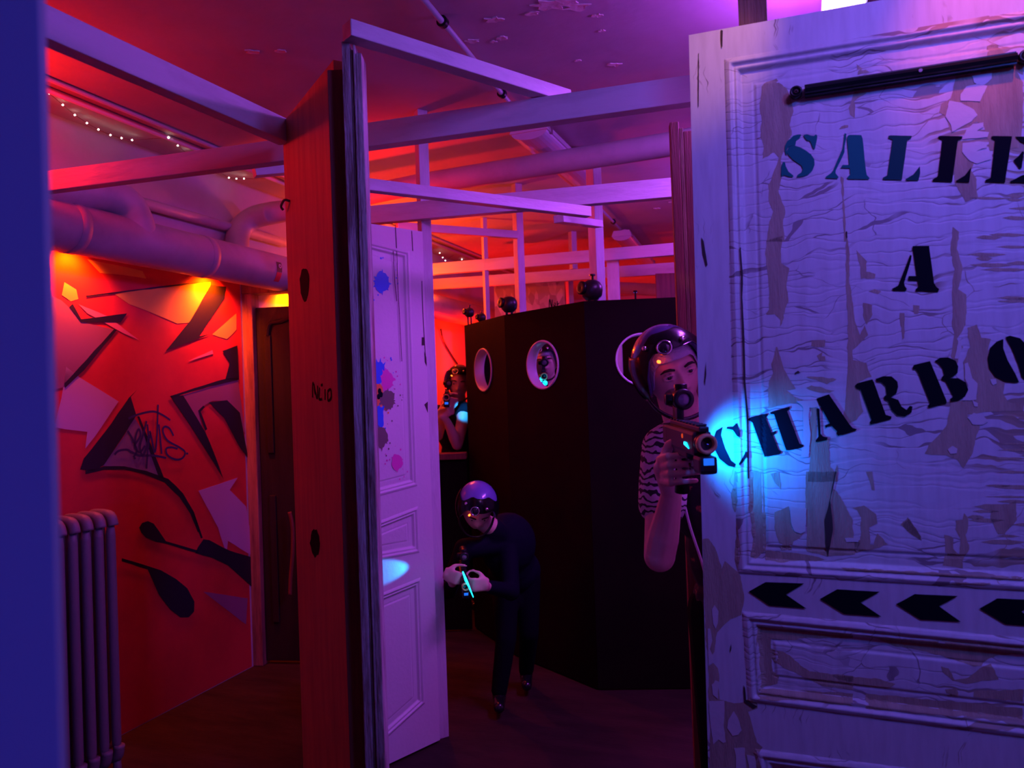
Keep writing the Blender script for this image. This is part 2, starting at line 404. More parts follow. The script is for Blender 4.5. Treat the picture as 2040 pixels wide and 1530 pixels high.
# ------------------------------------------------------------------ dark carved door and its frame, end of the graffiti wall
fp = P(497, 1325, 4.50)
D1 = Pl(P(486, 1000, 4.50).x, 4.50, B.x, B.y * .4)
d1 = empty('door_1', (D1.ox, D1.oy, 0), D1.rz); d1['kind'] = 'structure'
obj('door_frame', bbox((0, -.03, 0), (.105, .06, 2.20), .006), mat('frame_red', (.40, .20, .14), .6, nz=((.12, .05, .04), 5, .35, .7), bump=.3, bsc=40, stretch=(5, 5, .5)), d1)
obj('door_head', bbox((0, -.035, 2.20), (1.0, .07, 2.26), .006), M['raw'], d1)
obj('door_leaf', bbox((.106, .01, 0.02), (.95, .05, 2.12), .004), M['dark'], d1)
bm = bmesh.new(); box(bm, (.16, -.002, 1.25), (.20, .012, 1.95), .004); box(bm, (.16, -.002, .25), (.20, .012, 1.0), .004)
tube(bm, smooth_path([(.18, .004, 1.95), (.20, .004, 2.02), (.27, .004, 2.03), (.36, .004, 2.06), (.45, .004, 2.06)], 6), .014, 8)
obj('carved_moulding', bm, M['dark'], d1)
bm = bmesh.new(); q = [D1.hit(x, y) for x, y in [(582, 1018), (588, 1050), (588, 1100), (584, 1150), (583, 1182)]]
tube(bm, smooth_path([(a, -.035, z) for a, z in q], 6), .011, 10)
obj('door_handle', bm, M['redwood'], d1, True)
# ------------------------------------------------------------------ pipes
def ring_prof(r): return r
def uvz(px, py, u):
    pl = Pl(UV(u, 0).x, UV(u, 0).y, A.x, A.y); s, z = pl.hit(px, py); return pl.w(s, z)
UP = -2.80
main = empty('heating_pipe', (*UV(UP, 2), 2.31)); tag(main, 'thick purple-lit pipe running along the graffiti wall below the ceiling', 'pipe')
def child(o, par):
    o.parent = par; o.matrix_parent_inverse = Matrix.LocRotScale(par.location, par.rotation_euler.to_quaternion(), None).inverted(); return o
def W3(uv, z): return Vector((uv.x, uv.y, z))
bm = bmesh.new(); tube(bm, [W3(UV(UP, v), 2.31) for v in (-1.5, 2, 5, 8, 10.3)], .105, 40)
child(obj('pipe_run', bm, M['pipe'], None, True), main)
bm = bmesh.new()
hp = [uvz(-120, 372, UP), uvz(60, 379, UP), uvz(150, 382, UP), uvz(212, 388, UP), uvz(246, 408, UP), uvz(261, 440, UP), uvz(268, 482, UP)]
hp = smooth_path(hp, 6); n_ = len(hp); rr = [0.076 if k < n_ - 20 else .076 + .027 * ((k - n_ + 20) / 19) for k in range(n_)]
tube(bm, hp, rr, 32); child(obj('branch_bend', bm, M['pipe'], None, True), main)
for v in (2.31, 3.06):
    bm = bmesh.new(); lathe(bm, [(.105, -.023), (.108, -.022), (.108, .022), (.105, .023)], W3(UV(UP, v), 2.31), (A.x, A.y, 0), 40)
    child(obj('collar', bm, M['pipe'], None, True), main)
# sticker on the pipe
bm = bmesh.new(); c0 = uvz(526, 530, UP); vv = (c0.x * A.x + c0.y * A.y)
for z0, z1, mi in ((-.2, .35, 0), (-.75, -.22, 1)):
    rws = []
    for k in range(8):
        t = z0 + (z1 - z0) * k / 7
        row = []
        for dv in (-.022, .022):
            c = UV(UP, vv + dv); row.append(bm.verts.new((c.x + B.x * .1065 * math.cos(t), c.y + B.y * .1065 * math.cos(t), 2.31 + .1065 * math.sin(t))))
        rws.append(row)
    for a, b in zip(rws, rws[1:]): bm.faces.new((a[0], a[1], b[1], b[0])).material_index = mi
st = child(obj('sticker', bm, [mat('sticker_dark', (.05, .04, .06), .4), mat('sticker_red', (.7, .03, .06), .4)], None), main); st['label'] = 'dark and red safety sticker wrapped on pipe'
bm = bmesh.new(); c = UV(UP, vv)
cen = Vector((c.x + B.x * .109, c.y + B.y * .109, 2.322)); lathe(bm, [(.007, 0), (.012, .001), (.007, .002)], cen, (B.x, B.y, .1), 20)
child(obj('sticker_emblem', bm, M['enamel']), main)
# cross pipe with elbow into the main pipe
zc = 2.68
cp = [P(1500, 252, 3.35), P(1345, 286, 3.48), P(850, 365, 3.98), P(600, 415, 4.30), P(545, 424, 4.40), P(505, 434, 4.42), P(478, 458, 4.38), P(472, 492, 4.28), P(474, 520, 4.18)]
cp = [cp[0], cp[1], cp[2], cp[3]] + smooth_path(cp[4:], 6)
bm = bmesh.new(); tube(bm, cp, [.056] * 4 + [.065] * (len(cp) - 4), 32)
o = child(obj('cross_pipe', bm, M['pipe'], None, True), main); o['label'] = 'slimmer pipe branching off across the room under the ceiling'
# thin wall pipe
bm = bmesh.new(); tube(bm, [W3(UV(UL + .035, v), 2.57) for v in (1.5, 4.02)], .028, 16)
tag(obj('wall_pipe', bm, M['pipe'], None, True), 'thin pipe fixed on the pink wall just above the thick pipe', 'pipe')
bm = bmesh.new(); tube(bm, [P(1190, 588, 7.0), P(1232, 574, 7.0), P(1312, 578, 6.9), P(1500, 574, 6.8)], .058, 24)
tag(obj('far_pipe', bm, M['pipe'], None, True), 'short stretch of lavender pipe seen above the right end of the black box', 'pipe')
# pipe conduit along ceiling near left wall + fairy lights
bm = bmesh.new(); tube(bm, [W3(UV(-2.70, v), HC - .012) for v in (1.0, 4, 9.5)], .010, 10)
cl = obj('ceiling_conduit', bm, M['cond'], None, True); tag(cl, 'thin conduit clipped to the red-lit ceiling over the graffiti wall', 'conduit')
bm = bmesh.new(); tube(bm, [W3(UV(-2.79, v), HC - .014) for v in (1.0, 4, 9.5)], .014, 10)
tag(obj('ceiling_conduit', bm, M['fix'], None, True), 'pale conduit nearest the graffiti wall, beside a thinner one', 'conduit')
for k, v in enumerate((3.4, 5.2)):
    bm = bmesh.new(); c = UV(-2.70, v); box(bm, (-.03, -.02, -.036), (.03, .02, 0), .004)
    o = obj('clip', bm, M['blackm']); o.location = (c.x, c.y, HC); child(o, cl)

def conduit(pxs, label):
    bm = bmesh.new(); pts = [PZ(x, y, HC - .022) for x, y in pxs]; tube(bm, pts, .011, 12)
    o = obj('lamp_conduit', bm, M['cond'], None, True); tag(o, label, 'conduit'); return o
c1 = conduit([(830, -18), (1020, 211), (1060, 262)], 'conduit on the ceiling leading to the lamp batten above the centre of the frames')
c2 = conduit([(1188, 408), (1245, 466)], 'short conduit leading to the farther ceiling lamp on the right')
for c, pts in ((c1, [(882, 44), (1000, 186)]), (c2, [(1222, 442)])):
    for x, y in pts:
        p = PZ(x, y, HC - .022); bm = bmesh.new(); lathe(bm, [(.0112, -.012), (.02, -.01), (.02, .01), (.0112, .012)], p, (A.x, A.y, 0), 16); box(bm, (p.x - .006, p.y - .006, p.z), (p.x + .006, p.y + .006, HC + .0))
        obj('clip', bm, M['blackm'], c)
def fixture(p0, p1, w, label, glow=None):
    d = (p1 - p0); L_ = d.length; rz = math.atan2(d.y, d.x)
    t = empty('ceiling_lamp', (p0.x, p0.y, p0.z), rz); tag(t, label, 'ceiling lamp', None)
    bm = bmesh.new()
    prof = [(-w / 2, .0), (-w / 2 * .8, .045), (w / 2 * .8, .045), (w / 2, 0)]
    a = [bm.verts.new((0, y, z)) for y, z in prof]; b = [bm.verts.new((L_, y, z)) for y, z in prof]
    for i in range(4): bm.faces.new((a[i], a[(i + 1) % 4], b[(i + 1) % 4], b[i]))
    bm.faces.new(a); bm.faces.new(b[::-1]); obj('housing', bm, M['fix'], t)
    bm = bmesh.new(); 
    n = 12
    ra = []
    for xx in (.01, L_ - .01):
        ra.append([bm.verts.new((xx, w / 2 * .93 * math.cos(PI + PI * k / n), .0 + .035 * math.sin(PI + PI * k / n))) for k in range(n + 1)])
    for k in range(n): bm.faces.new((ra[0][k], ra[0][k + 1], ra[1][k + 1], ra[1][k]))
    bm.faces.new(ra[0]); bm.faces.new(ra[1][::-1])
    obj('diffuser', bm, glow or mat('clear_diffuser', (.55, .53, .62), .15, coat=.5), t, False)
    for x in (.06, L_ - .06): obj('end_clip', bbox((x - .012, -w / 2 - .006, -.006), (x + .012, -w / 2 + .012, .03), .002), M['chrome'], t)
    for x in (.15, L_ - .15): obj('bracket', bbox((x - .012, -.02, .045), (x + .012, .02, HC - p0.z), .001), M['cond'], t)
    return t
fz = 2.79
fixture(PZ(1052, 262, fz), PZ(1163, 362, fz), .19, 'unlit ceiling lamp batten hanging over the middle of the timber frames')
fixture(PZ(1238, 470, fz), PZ(1290, 528, fz), .16, 'farther ceiling lamp batten near the right-hand post')
# the lit violet lamp just above the top edge of the stencilled door
V_GLOW = mat('violet_tube', (.9, .9, 1), .3, emit=(.45, .35, 1.0), es=9)
fixture(Vector((.98, 2.05, 2.79)), Vector((1.40, 3.15, 2.79)), .14, 'glowing violet ceiling lamp above the stencilled door', V_GLOW)

# fairy lights
fl = empty('fairy_lights', (*UV(UL + .03, 3.2), 2.80)); tag(fl, 'string of tiny white fairy lights along the top of the graffiti wall', 'string lights')
BULB = mat('fairy_bulb', (1, .9, .9), .3, emit=(1, .78, .72), es=14)
wp = [(98, 186), (125, 209), (149, 229), (173, 245), (196, 258), (220, 269), (242, 275), (263, 279), (336, 274), (354, 290), (371, 305), (456, 354), (471, 356), (486, 356), (539, 356)]
ball = None; wire = []
for k, (x, y) in enumerate(wp):
    p = uvz(x, y, UL + (.10 if k < 8 or k > 10 else .17))
    if p.z > HC - .02: p = PZ(x, y, HC - .02)
    wire.append(p)
    bm = bmesh.new(); bmesh.ops.create_icosphere(bm, subdivisions=1, radius=.0045); bmesh.ops.translate(bm, verts=bm.verts, vec=p)
    child(obj('bulb', bm, BULB), fl)
for k, (x, y) in enumerate([(876, 504), (882, 513), (887, 519), (905, 507), (920, 517)]):
    p = uvz(x, y, UL + .12); bm = bmesh.new(); bmesh.ops.create_icosphere(bm, subdivisions=1, radius=.0045); bmesh.ops.translate(bm, verts=bm.verts, vec=p)
    child(obj('bulb', bm, BULB), fl); wire.append(p)
bm = bmesh.new(); tube(bm, wire, .0012, 5); child(obj('wire', bm, M['redwood']), fl)
# cable on red wall
bm = bmesh.new(); tube(bm, smooth_path([uvz(x, y, UL + .02) for x, y in [(878, 655), (884, 680), (900, 708), (912, 726), (925, 745)]], 5), .008, 6)
tag(obj('cable', bm, M['black']), 'thin dark cable hanging on the bright red wall beside the helmeted player', 'cable')

# ------------------------------------------------------------------ radiator
RD = Pl(P(238, 1012, 3.2).x, 3.2, A.x, A.y)
rad = empty('radiator', (RD.ox, RD.oy, 0), RD.rz); tag(rad, 'tall cast iron column radiator standing in front of the graffiti wall', 'radiator')
rt_ = 1.55 - (1016 - 813) / F * 3.2
sec = None
for k in range(9):
    x = -.03 - k * .06; bm = bmesh.new()
    for yy in (0.02, .075, .13):
        tube(bm, [(x, yy, .10), (x, yy, .16), (x, yy, rt_ - .10), (x, yy, rt_ - .05)], [.012, .019, .019, .014], 10)
    tube(bm, smooth_path([(x, 0.005, rt_ - .06), (x, .02, rt_ - .02), (x, .075, rt_ - .012), (x, .13, rt_ - .02), (x, .145, rt_ - .06)], 4), .022, 10)
    tube(bm, smooth_path([(x, 0.005, .14), (x, .02, .09), (x, .075, .08), (x, .13, .09), (x, .145, .14)], 4), .022, 10)
    obj('column', bm, M['iron'], rad, True)
for zz, rr in ((rt_ - .05, .02), (.13, .02)):
    bm = bmesh.new(); tube(bm, [(-.52, .075, zz), (-.01, .075, zz)], rr, 12); obj('header', bm, M['iron'], rad, True)
for x in (-.03, -.51):
    for yy in (.02, .13):
        bm = bmesh.new(); tube(bm, [(x, yy, 0), (x, yy, .10)], [.02, .013], 8); obj('foot', bm, M['iron'], rad, True)
bm = bmesh.new(); lathe(bm, [(.0, -.02), (.022, -.02), (.026, 0), (.022, .03), (0, .03)], (-.36, -.045, 1.02), (0, 1, 0), 14); tube(bm, [(-.36, -.03, 1.02), (-.36, .02, 1.02)], .01, 8); obj('valve', bm, M['blackm'], rad, True)

# ================================================================== generic panelled door as a relief
def insided(q, s, z):
    """signed inside distance to convex quad given as TL,TR,BR,BL (numpy arrays)"""
    d = None; n = len(q)
    for i in range(n):
        ax, az = q[i]; bx, bz = q[(i + 1) % n]; L_ = math.hypot(bx - ax, bz - az)
        # clockwise (TL->TR->BR->BL) : inside is to the right
        e = ((s - ax) * (bz - az) - (z - az) * (bx - ax)) / L_
        d = e if d is None else np.minimum(d, e)
    return d
def profile(d, o):
    """o = dict of scale"""
    x = np.clip(d / o['k'], 0, None)
    return np.interp(x, [0, .07, .15, .21, .28, .37, .43, .49, .55, .61, .72, 1.20, 1.29, 1.40], [0, .36, .46, .68, .58, -.12, -.18, .12, .08, -.25, -1.12, -1.0, -1.16, -.72]) * o['d']
class Relief:
    def __init__(s, quads, o): s.quads, s.o = quads, o
    def __call__(s, a, z):
        a_ = np.array([a]); z_ = np.array([z]); h = 0.0
        for q in s.quads:
            d = insided(q, a_, z_)
            if d[0] > 0: h = float(profile(d, s.o)[0])
        return h
def relief_door(root, outline, quads, o, thick, mt, step=.003, names=None, crack=True, edge_wob=0):
    TLc, TRc, BRc, BLc = [np.array(p) for p in outline]
    wd = max(np.linalg.norm(TRc - TLc), np.linalg.norm(BRc - BLc)); hg = np.linalg.norm(TLc - BLc)
    nx, nz = int(wd / step), int(hg / step)
    i, j = np.meshgrid(np.linspace(0, 1, nx + 1), np.linspace(0, 1, nz + 1))
    s = (1 - j) * ((1 - i) * BLc[0] + i * BRc[0]) + j * ((1 - i) * TLc[0] + i * TRc[0])
    z = (1 - j) * ((1 - i) * BLc[1] + i * BRc[1]) + j * ((1 - i) * TLc[1] + i * TRc[1])
    h = np.zeros_like(s); own = np.full(s.shape, -1)
    for k, q in enumerate(quads):
        d = insided(q, s, z); ins = d > 0
        h = np.where(ins, profile(d, o), h); own = np.where(ins, k, own)
    V = np.stack([s, -h, z], -1).reshape(-1, 3)
    idx = np.arange((nx + 1) * (nz + 1)).reshape(nz + 1, nx + 1)
    fo = np.maximum(np.maximum(own[:-1, :-1], own[1:, :-1]), np.maximum(own[:-1, 1:], own[1:, 1:]))
    F4 = np.stack([idx[:-1, :-1], idx[:-1, 1:], idx[1:, 1:], idx[1:, :-1]], -1)
    for k in range(-1, len(quads)):
        sel = F4[fo == k]
        used, inv = np.unique(sel, return_inverse=True); inv = inv.reshape(-1, 4)
        vs = V[used].tolist(); fs = inv.tolist()
        cr_ = [0.0 if k < 0 else 1.0] * len(used)
        if k < 0:   # back and edges
            n0 = len(vs); T = thick
            co = [BLc, BRc, TRc, TLc]
            vs += [(c[0], 0, c[1]) for c in co] + [(c[0], T, c[1]) for c in co]; cr_ += [0.0] * 8
            fs += [(n0, n0 + 4, n0 + 5, n0 + 1), (n0 + 1, n0 + 5, n0 + 6, n0 + 2), (n0 + 2, n0 + 6, n0 + 7, n0 + 3), (n0 + 3, n0 + 7, n0 + 4, n0), (n0 + 7, n0 + 6, n0 + 5, n0 + 4)]
        me = bpy.data.meshes.new('door_part'); me.from_pydata(vs, [], fs)
        at = me.attributes.new('crack', 'FLOAT', 'POINT'); at.data.foreach_set('value', cr_)
        nm = 'frame' if k < 0 else 'panel'
        ob_ = link(nm, me, mt, root)
        sm = [True] * len(me.polygons)
        if k < 0: sm[-5:] = [False] * 5
        me.polygons.foreach_set('use_smooth', sm)
    return Relief(quads, o)

# ================================================================== STENCILLED DOOR (right)
D = Pl(P(1391, 790, 1.75).x, 1.75, 2.71, -1.0)
def dq(pts): return [D.hit(x, y) for x, y in pts]
door = empty('stencilled_door', (D.ox, D.oy, 0), D.rz)
tag(door, 'large peeling white door with black stencilled SALLE A CHARBON lettering and arrow marks', 'door')
def lineat(p, q, s):
    t = (s - p[0]) / (q[0] - p[0]); return (s, p[1] + (q[1] - p[1]) * t)
tl = D.hit(1372, 70); te = D.hit(1755, 0); SR = .92
tr_ = lineat(tl, te, SR)
sbl = D.hit(1411, 1530); sl = D.hit(1391, 790)
bl = (tl[0] + (sbl[0] - tl[0]) * (tl[1] - .01) / (tl[1] - sbl[1]), .01); br = (SR, .01)
def ext(p, q, s1):   # panel line through two pixels, right end at s1
    a, b = D.hit(*p), D.hit(*q); return a, lineat(a, b, s1)
sp = .80
q1t = ext((1443, 118), (2040, 22), sp); q1b = ext((1470, 1142), (2040, 1178), sp)
q2t = ext((1478, 1218), (2040, 1272), sp); q2b = ext((1490, 1398), (2040, 1470), sp)
q3t = ext((1505, 1492), (2040, 1560), sp)
q3b = ((q3t[0][0] + .012, .16), (sp, .16))
quads = [[q1t[0], q1t[1], q1b[1], q1b[0]], [q2t[0], q2t[1], q2b[1], q2b[0]], [q3t[0], q3t[1], q3b[1], q3b[0]]]
DO = dict(k=.048, d=.010)
HF = relief_door(door, [tl, tr_, br, bl], quads, DO, .035, M['paint'], step=.0025)
# --- bare wood patches
C1 = (1360, 0, 3.0); C2 = (1360, 460, 3.0); C3 = (1340, 940, 2.593); C4 = (1380, 1200, 4.6375); C6 = (1470, 560, 3.824); C7 = (1740, 560, 3.827); CR = (1780, 0, 3.823); CS = (1520, 220, 7.286); C0 = (0, 0, 1); C8 = (1470, 940, 5.1); C9 = (1740, 900, 3.827)
bare = [(C3, [(990, 845), (1815, 905), (1815, 950), (1700, 955), (1640, 970), (1600, 1010), (1560, 1010), (1400, 960), (1300, 935), (1150, 905)]),
        (C3, [(820, 1055), (1060, 1075), (1155, 1105), (1100, 1130), (900, 1110)]), (C3, [(1390, 1010), (1430, 1020), (1460, 1080), (1530, 1070), (1590, 1020), (1650, 1000), (1690, 1080), (1600, 1085), (1520, 1100), (1450, 1085), (1400, 1040)]),
        (C3, [(1410, 1130), (1470, 1125), (1480, 1165), (1420, 1165)]), (C3, [(1560, 1140), (1815, 1130), (1815, 1195), (1560, 1168)]), (C3, [(1000, 1155), (1815, 1230), (1815, 1290), (1000, 1225)]),
        (C3, [(870, 495), (1815, 545), (1815, 562), (900, 513)]), (C3, [(1440, 565), (1640, 570), (1640, 580), (1440, 577)]),
        (C1, [(470, 510), (500, 480), (560, 460), (580, 490), (620, 520), (650, 590), (660, 660), (640, 740), (650, 800), (620, 850), (600, 900), (585, 960), (590, 1050), (580, 1100), (575, 1150), (615, 1260), (600, 1310), (610, 1440), (500, 1440), (520, 1320), (540, 1260), (515, 1190), (515, 1100), (550, 1010), (575, 940), (545, 905), (475, 945), (485, 880), (465, 800), (470, 720), (460, 640)]),
        (C2, [(500, 55), (600, 25), (590, 100), (590, 190), (635, 220), (620, 330), (630, 420), (610, 470), (605, 520), (585, 570), (585, 530), (550, 495), (500, 500), (495, 490), (515, 470), (515, 330), (505, 250), (495, 120)]),
        (C6, [(290, 500), (300, 500), (330, 600), (350, 670), (400, 760), (440, 820), (365, 830), (430, 880), (500, 905), (440, 930), (350, 940), (230, 970), (235, 850), (240, 760), (265, 700), (255, 630), (275, 570)]),
        (C6, [(555, 965), (600, 965), (600, 1180), (590, 1230), (690, 1200), (700, 1260), (700, 1420), (740, 1460), (760, 1400), (760, 1530), (530, 1530), (555, 1350), (545, 1200), (550, 1060)]),
        (C3, [(690, 0), (840, 0), (830, 90), (870, 130), (930, 250), (935, 340), (970, 370), (945, 430), (800, 440), (690, 415), (695, 300), (685, 180)]),
        (C3, [(525, 210), (600, 180), (615, 300), (640, 320), (680, 320), (655, 345), (620, 360), (615, 410), (560, 410), (550, 370), (525, 290)]),
        (C3, [(400, 0), (468, 0), (475, 150), (482, 300), (482, 408), (430, 450), (400, 440), (415, 350), (395, 200)]),
        (C3, [(475, 410), (690, 432), (800, 460), (560, 470), (480, 460)]),
        (C3, [(505, 10), (550, 0), (560, 95), (530, 60)]),
        (C3, [(930, 190), (990, 175), (1055, 220), (1060, 270), (1020, 290), (1020, 380), (1040, 380), (1060, 320), (1115, 378), (1040, 400), (950, 425), (940, 370), (970, 355), (975, 240), (955, 200)]),
        (C3, [(1000, 0), (1030, 0), (1045, 100), (1030, 95), (1020, 50)]),
        (C3, [(1185, 275), (1225, 245), (1260, 300), (1280, 330), (1290, 360), (1230, 320)]),
        (C3, [(1405, 330), (1450, 340), (1455, 400), (1480, 430), (1490, 350), (1465, 300), (1465, 255), (1500, 250), (1510, 215), (1530, 240), (1530, 280), (1515, 330), (1535, 400), (1505, 470), (1505, 500), (1400, 490), (1415, 420)]),
        (C3, [(1545, 180), (1650, 170), (1740, 170), (1780, 152), (1785, 250), (1750, 290), (1720, 330), (1685, 325), (1645, 240), (1650, 200)]),
        (C3, [(155, 345), (185, 345), (220, 390), (235, 440), (255, 500), (270, 460), (295, 480), (330, 510), (350, 540), (370, 650), (355, 740), (300, 760), (255, 800), (230, 830), (215, 930), (190, 960), (175, 900), (165, 700), (158, 500)]),
        (C3, [(320, 0), (330, 60), (335, 150), (325, 210), (310, 180), (300, 130), (315, 60)]),
        (C3, [(330, 260), (345, 330), (350, 420), (335, 510), (320, 440)]),
        (C2, [(310, 1430), (325, 1440), (330, 1500), (310, 1500)]),
        (C4, [(600, 240), (1484, 290), (1484, 345), (990, 345), (960, 365), (720, 350), (720, 440), (840, 460), (920, 520), (1000, 590), (1080, 650), (1484, 690), (1484, 820), (1200, 790), (1000, 680), (900, 640), (830, 610), (720, 530), (740, 650), (800, 690), (780, 770), (590, 800), (580, 500)]),
        (C4, [(590, 800), (1484, 860), (1484, 960), (900, 900), (600, 890)]),
        (C4, [(145, 590), (190, 560), (235, 610), (250, 700), (240, 800), (250, 900), (380, 930), (470, 920), (540, 870), (600, 940), (600, 980), (520, 1010), (540, 1100), (570, 1200), (590, 1290), (650, 1340), (600, 1400), (640, 1530), (150, 1530), (165, 1200), (150, 900)]),
        (CR, [(480, 570), (590, 560), (640, 600), (720, 430), (722, 340), (760, 322), (800, 325), (860, 400), (930, 400), (994, 460), (994, 560), (930, 520), (994, 620), (994, 950), (960, 1120), (740, 1140), (735, 1070), (700, 1010), (690, 940), (640, 920), (500, 980), (445, 990), (400, 870), (350, 850), (370, 780), (440, 740), (455, 680)]),
        (CR, [(480, 1040), (520, 1060), (530, 1120), (560, 1190), (620, 1230), (600, 1290), (640, 1360), (640, 1450), (650, 1500), (560, 1530), (500, 1440), (470, 1380), (450, 1200)]),
        (C7, [(610, -420), (660, -380), (640, -250), (690, -100), (650, 60), (720, 100), (710, 330), (640, 440), (690, 500), (640, 640), (600, 580), (620, 400), (600, 330), (610, 200), (600, 100), (620, -100), (590, -250)]),
        (C7, [(720, 350), (790, 330), (830, 430), (900, 440), (880, 520), (890, 640), (950, 720), (1000, 770), (1010, 780), (1000, 870), (1030, 920), (1148, 940), (1148, 990), (900, 1000), (720, 1020), (820, 1110), (780, 1220), (760, 1320), (690, 1430), (640, 1360), (560, 1330), (400, 1320), (430, 1250), (500, 1180), (560, 1110), (580, 1010), (590, 920), (720, 900), (800, 860), (780, 760), (700, 760), (690, 620), (740, 500)]),
        (C2, [(980, 20), (990, 60), (1000, 140), (1000, 330), (1010, 380), (1030, 520), (1060, 620), (1090, 560), (1110, 620), (1070, 660), (1015, 710), (1020, 770), (1100, 790), (1130, 870), (1060, 900), (1060, 1000), (1080, 1080), (1040, 1130), (960, 1170), (975, 1000), (985, 850), (990, 600), (980, 380), (975, 180)]),
        (C2, [(1040, 110), (1100, 180), (1100, 240), (1155, 255), (1150, 285), (1065, 285), (1060, 200)]),
        (C1, [(1040, 370), (1080, 400), (1120, 425), (1050, 440)]), (C1, [(1030, 540), (1100, 545), (1030, 600), (1030, 700), (1000, 680), (995, 640)]),
        (C6, [(560, 450), (668, 447), (665, 500), (560, 495)]), (C6, [(600, 565), (650, 540), (640, 570), (668, 572), (668, 605), (620, 608)]), (C6, [(520, 730), (620, 728), (750, 745), (680, 782), (620, 765)]),
        (C6, [(520, 815), (560, 795), (740, 835), (700, 855), (580, 840)]), (C2, [(1110, 360), (1150, 343), (1190, 360), (1170, 375)]), (C2, [(1080, 430), (1130, 440), (1140, 500), (1100, 560), (1080, 500)]),
        (C9, [(210, 560), (270, 500), (310, 570), (370, 650), (360, 680), (300, 640)]),
        (C2, [(1380, 440), (1420, 445), (1410, 495), (1385, 495)]), (C2, [(1300, 490), (1325, 490), (1330, 640), (1312, 650)]),
        (C1, [(950, 750), (990, 742), (990, 752), (935, 768)]), (C1, [(945, 1050), (962, 1060), (970, 1260), (980, 1440), (965, 1440), (960, 1260)])]
bmb = bmesh.new()
slim = SR - .005
for k, (t, q) in enumerate(bare):
    pts = [(min(a, slim), b) for a, b in rough(dq(tr(*t, q)), .0022, .006, k)]
    flat(bmb, pts, .0002, .0003, HF, .012)
# dozens of long narrow gaps between flakes on the right-hand board
rr_ = random.Random(3)
for k in range(46):
    y = rr_.uniform(380, 600) if k < 24 else rr_.uniform(830, 1100)
    x = rr_.uniform(1925, 2060); ln = rr_.uniform(30, 110); th = rr_.uniform(3, 9)
    y0 = y + (rr_.uniform(-2, 2))
    q = [(x, y0), (x + ln * .3, y0 - th * .6), (x + ln * .7, y0 - th * .4), (x + ln, y0), (x + ln * .7, y0 + th * .6), (x + ln * .3, y0 + th * .5)]
    flat(bmb, [(min(a, slim), b) for a, b in rough(dq(q), .0012, .006, k)], .0002, .0003, HF, .02)
bw = obj('bare_wood_patch', bmb, M['bare'], door); bw['label'] = 'brown bare wood where the paint has peeled'
# islands of paint left on the bare parts
bmf = bmesh.new()
for k, (t, q) in enumerate([(CR, [(515, 710), (560, 650), (640, 632), (715, 645), (700, 690), (665, 765), (515, 760)]), (CR, [(400, 880), (430, 760), (520, 775), (620, 830), (645, 870), (600, 920), (450, 1000), (440, 940)]),
                            (CR, [(600, 560), (755, 540), (755, 590), (700, 640), (650, 640), (620, 620)]), (CR, [(560, 980), (610, 935), (690, 925), (690, 960), (640, 990), (735, 1000), (720, 1040), (530, 1055)]),
                            (CR, [(530, 1085), (600, 1075), (720, 1085), (715, 1120), (640, 1140), (760, 1150), (750, 1210), (640, 1240), (570, 1210), (530, 1150)]),
                            (C4, [(150, 910), (290, 905), (300, 1000), (290, 1130), (310, 1290), (280, 1300), (240, 1265), (190, 1310), (165, 1150)]), (C4, [(380, 1000), (420, 1070), (455, 1180), (420, 1220), (370, 1230), (320, 1160), (330, 1080)]),
                            (C4, [(380, 1340), (480, 1340), (495, 1530), (405, 1530), (400, 1420)]), (C4, [(180, 60), (205, 20), (240, 80), (235, 200), (215, 240), (190, 200)]), (C4, [(140, 240), (160, 240), (180, 350), (160, 430), (190, 500), (190, 545), (145, 585)]),
                            (C4, [(175, 760), (210, 715), (240, 730), (235, 890), (190, 850)]), (C4, [(500, 1400), (570, 1420), (590, 1530), (520, 1530)]),
                            (C7, [(720, 1040), (770, 1005), (840, 1030), (880, 1070), (840, 1095), (760, 1095)]), (C7, [(570, 1285), (610, 1255), (648, 1280), (640, 1315), (590, 1320)]), (C7, [(895, 750), (940, 745), (945, 780), (915, 795)]),
                            (C7, [(650, 450), (680, 450), (680, 520), (650, 590), (625, 590)]), (C7, [(700, 630), (725, 620), (760, 740), (800, 780), (790, 910), (680, 910), (730, 800), (700, 740)]), (C7, [(760, 910), (800, 930), (800, 960), (770, 955)]),
                            (C3, [(605, 180), (690, 190), (688, 310), (660, 322), (630, 310), (610, 260)]), (C3, [(890, 345), (965, 340), (960, 365), (900, 365)]),
                            (C6, [(445, 915), (600, 905), (620, 960), (545, 965), (540, 1060), (555, 1180), (540, 1340), (480, 1345), (500, 1100), (495, 960)])]):
    flat(bmf, [(min(a, slim), b) for a, b in rough(dq(tr(*t, q)), .0015, .006, 40 + k)], .0012, .0006, HF, .015)
obj('paint_flake', bmf, M['flake'], door)
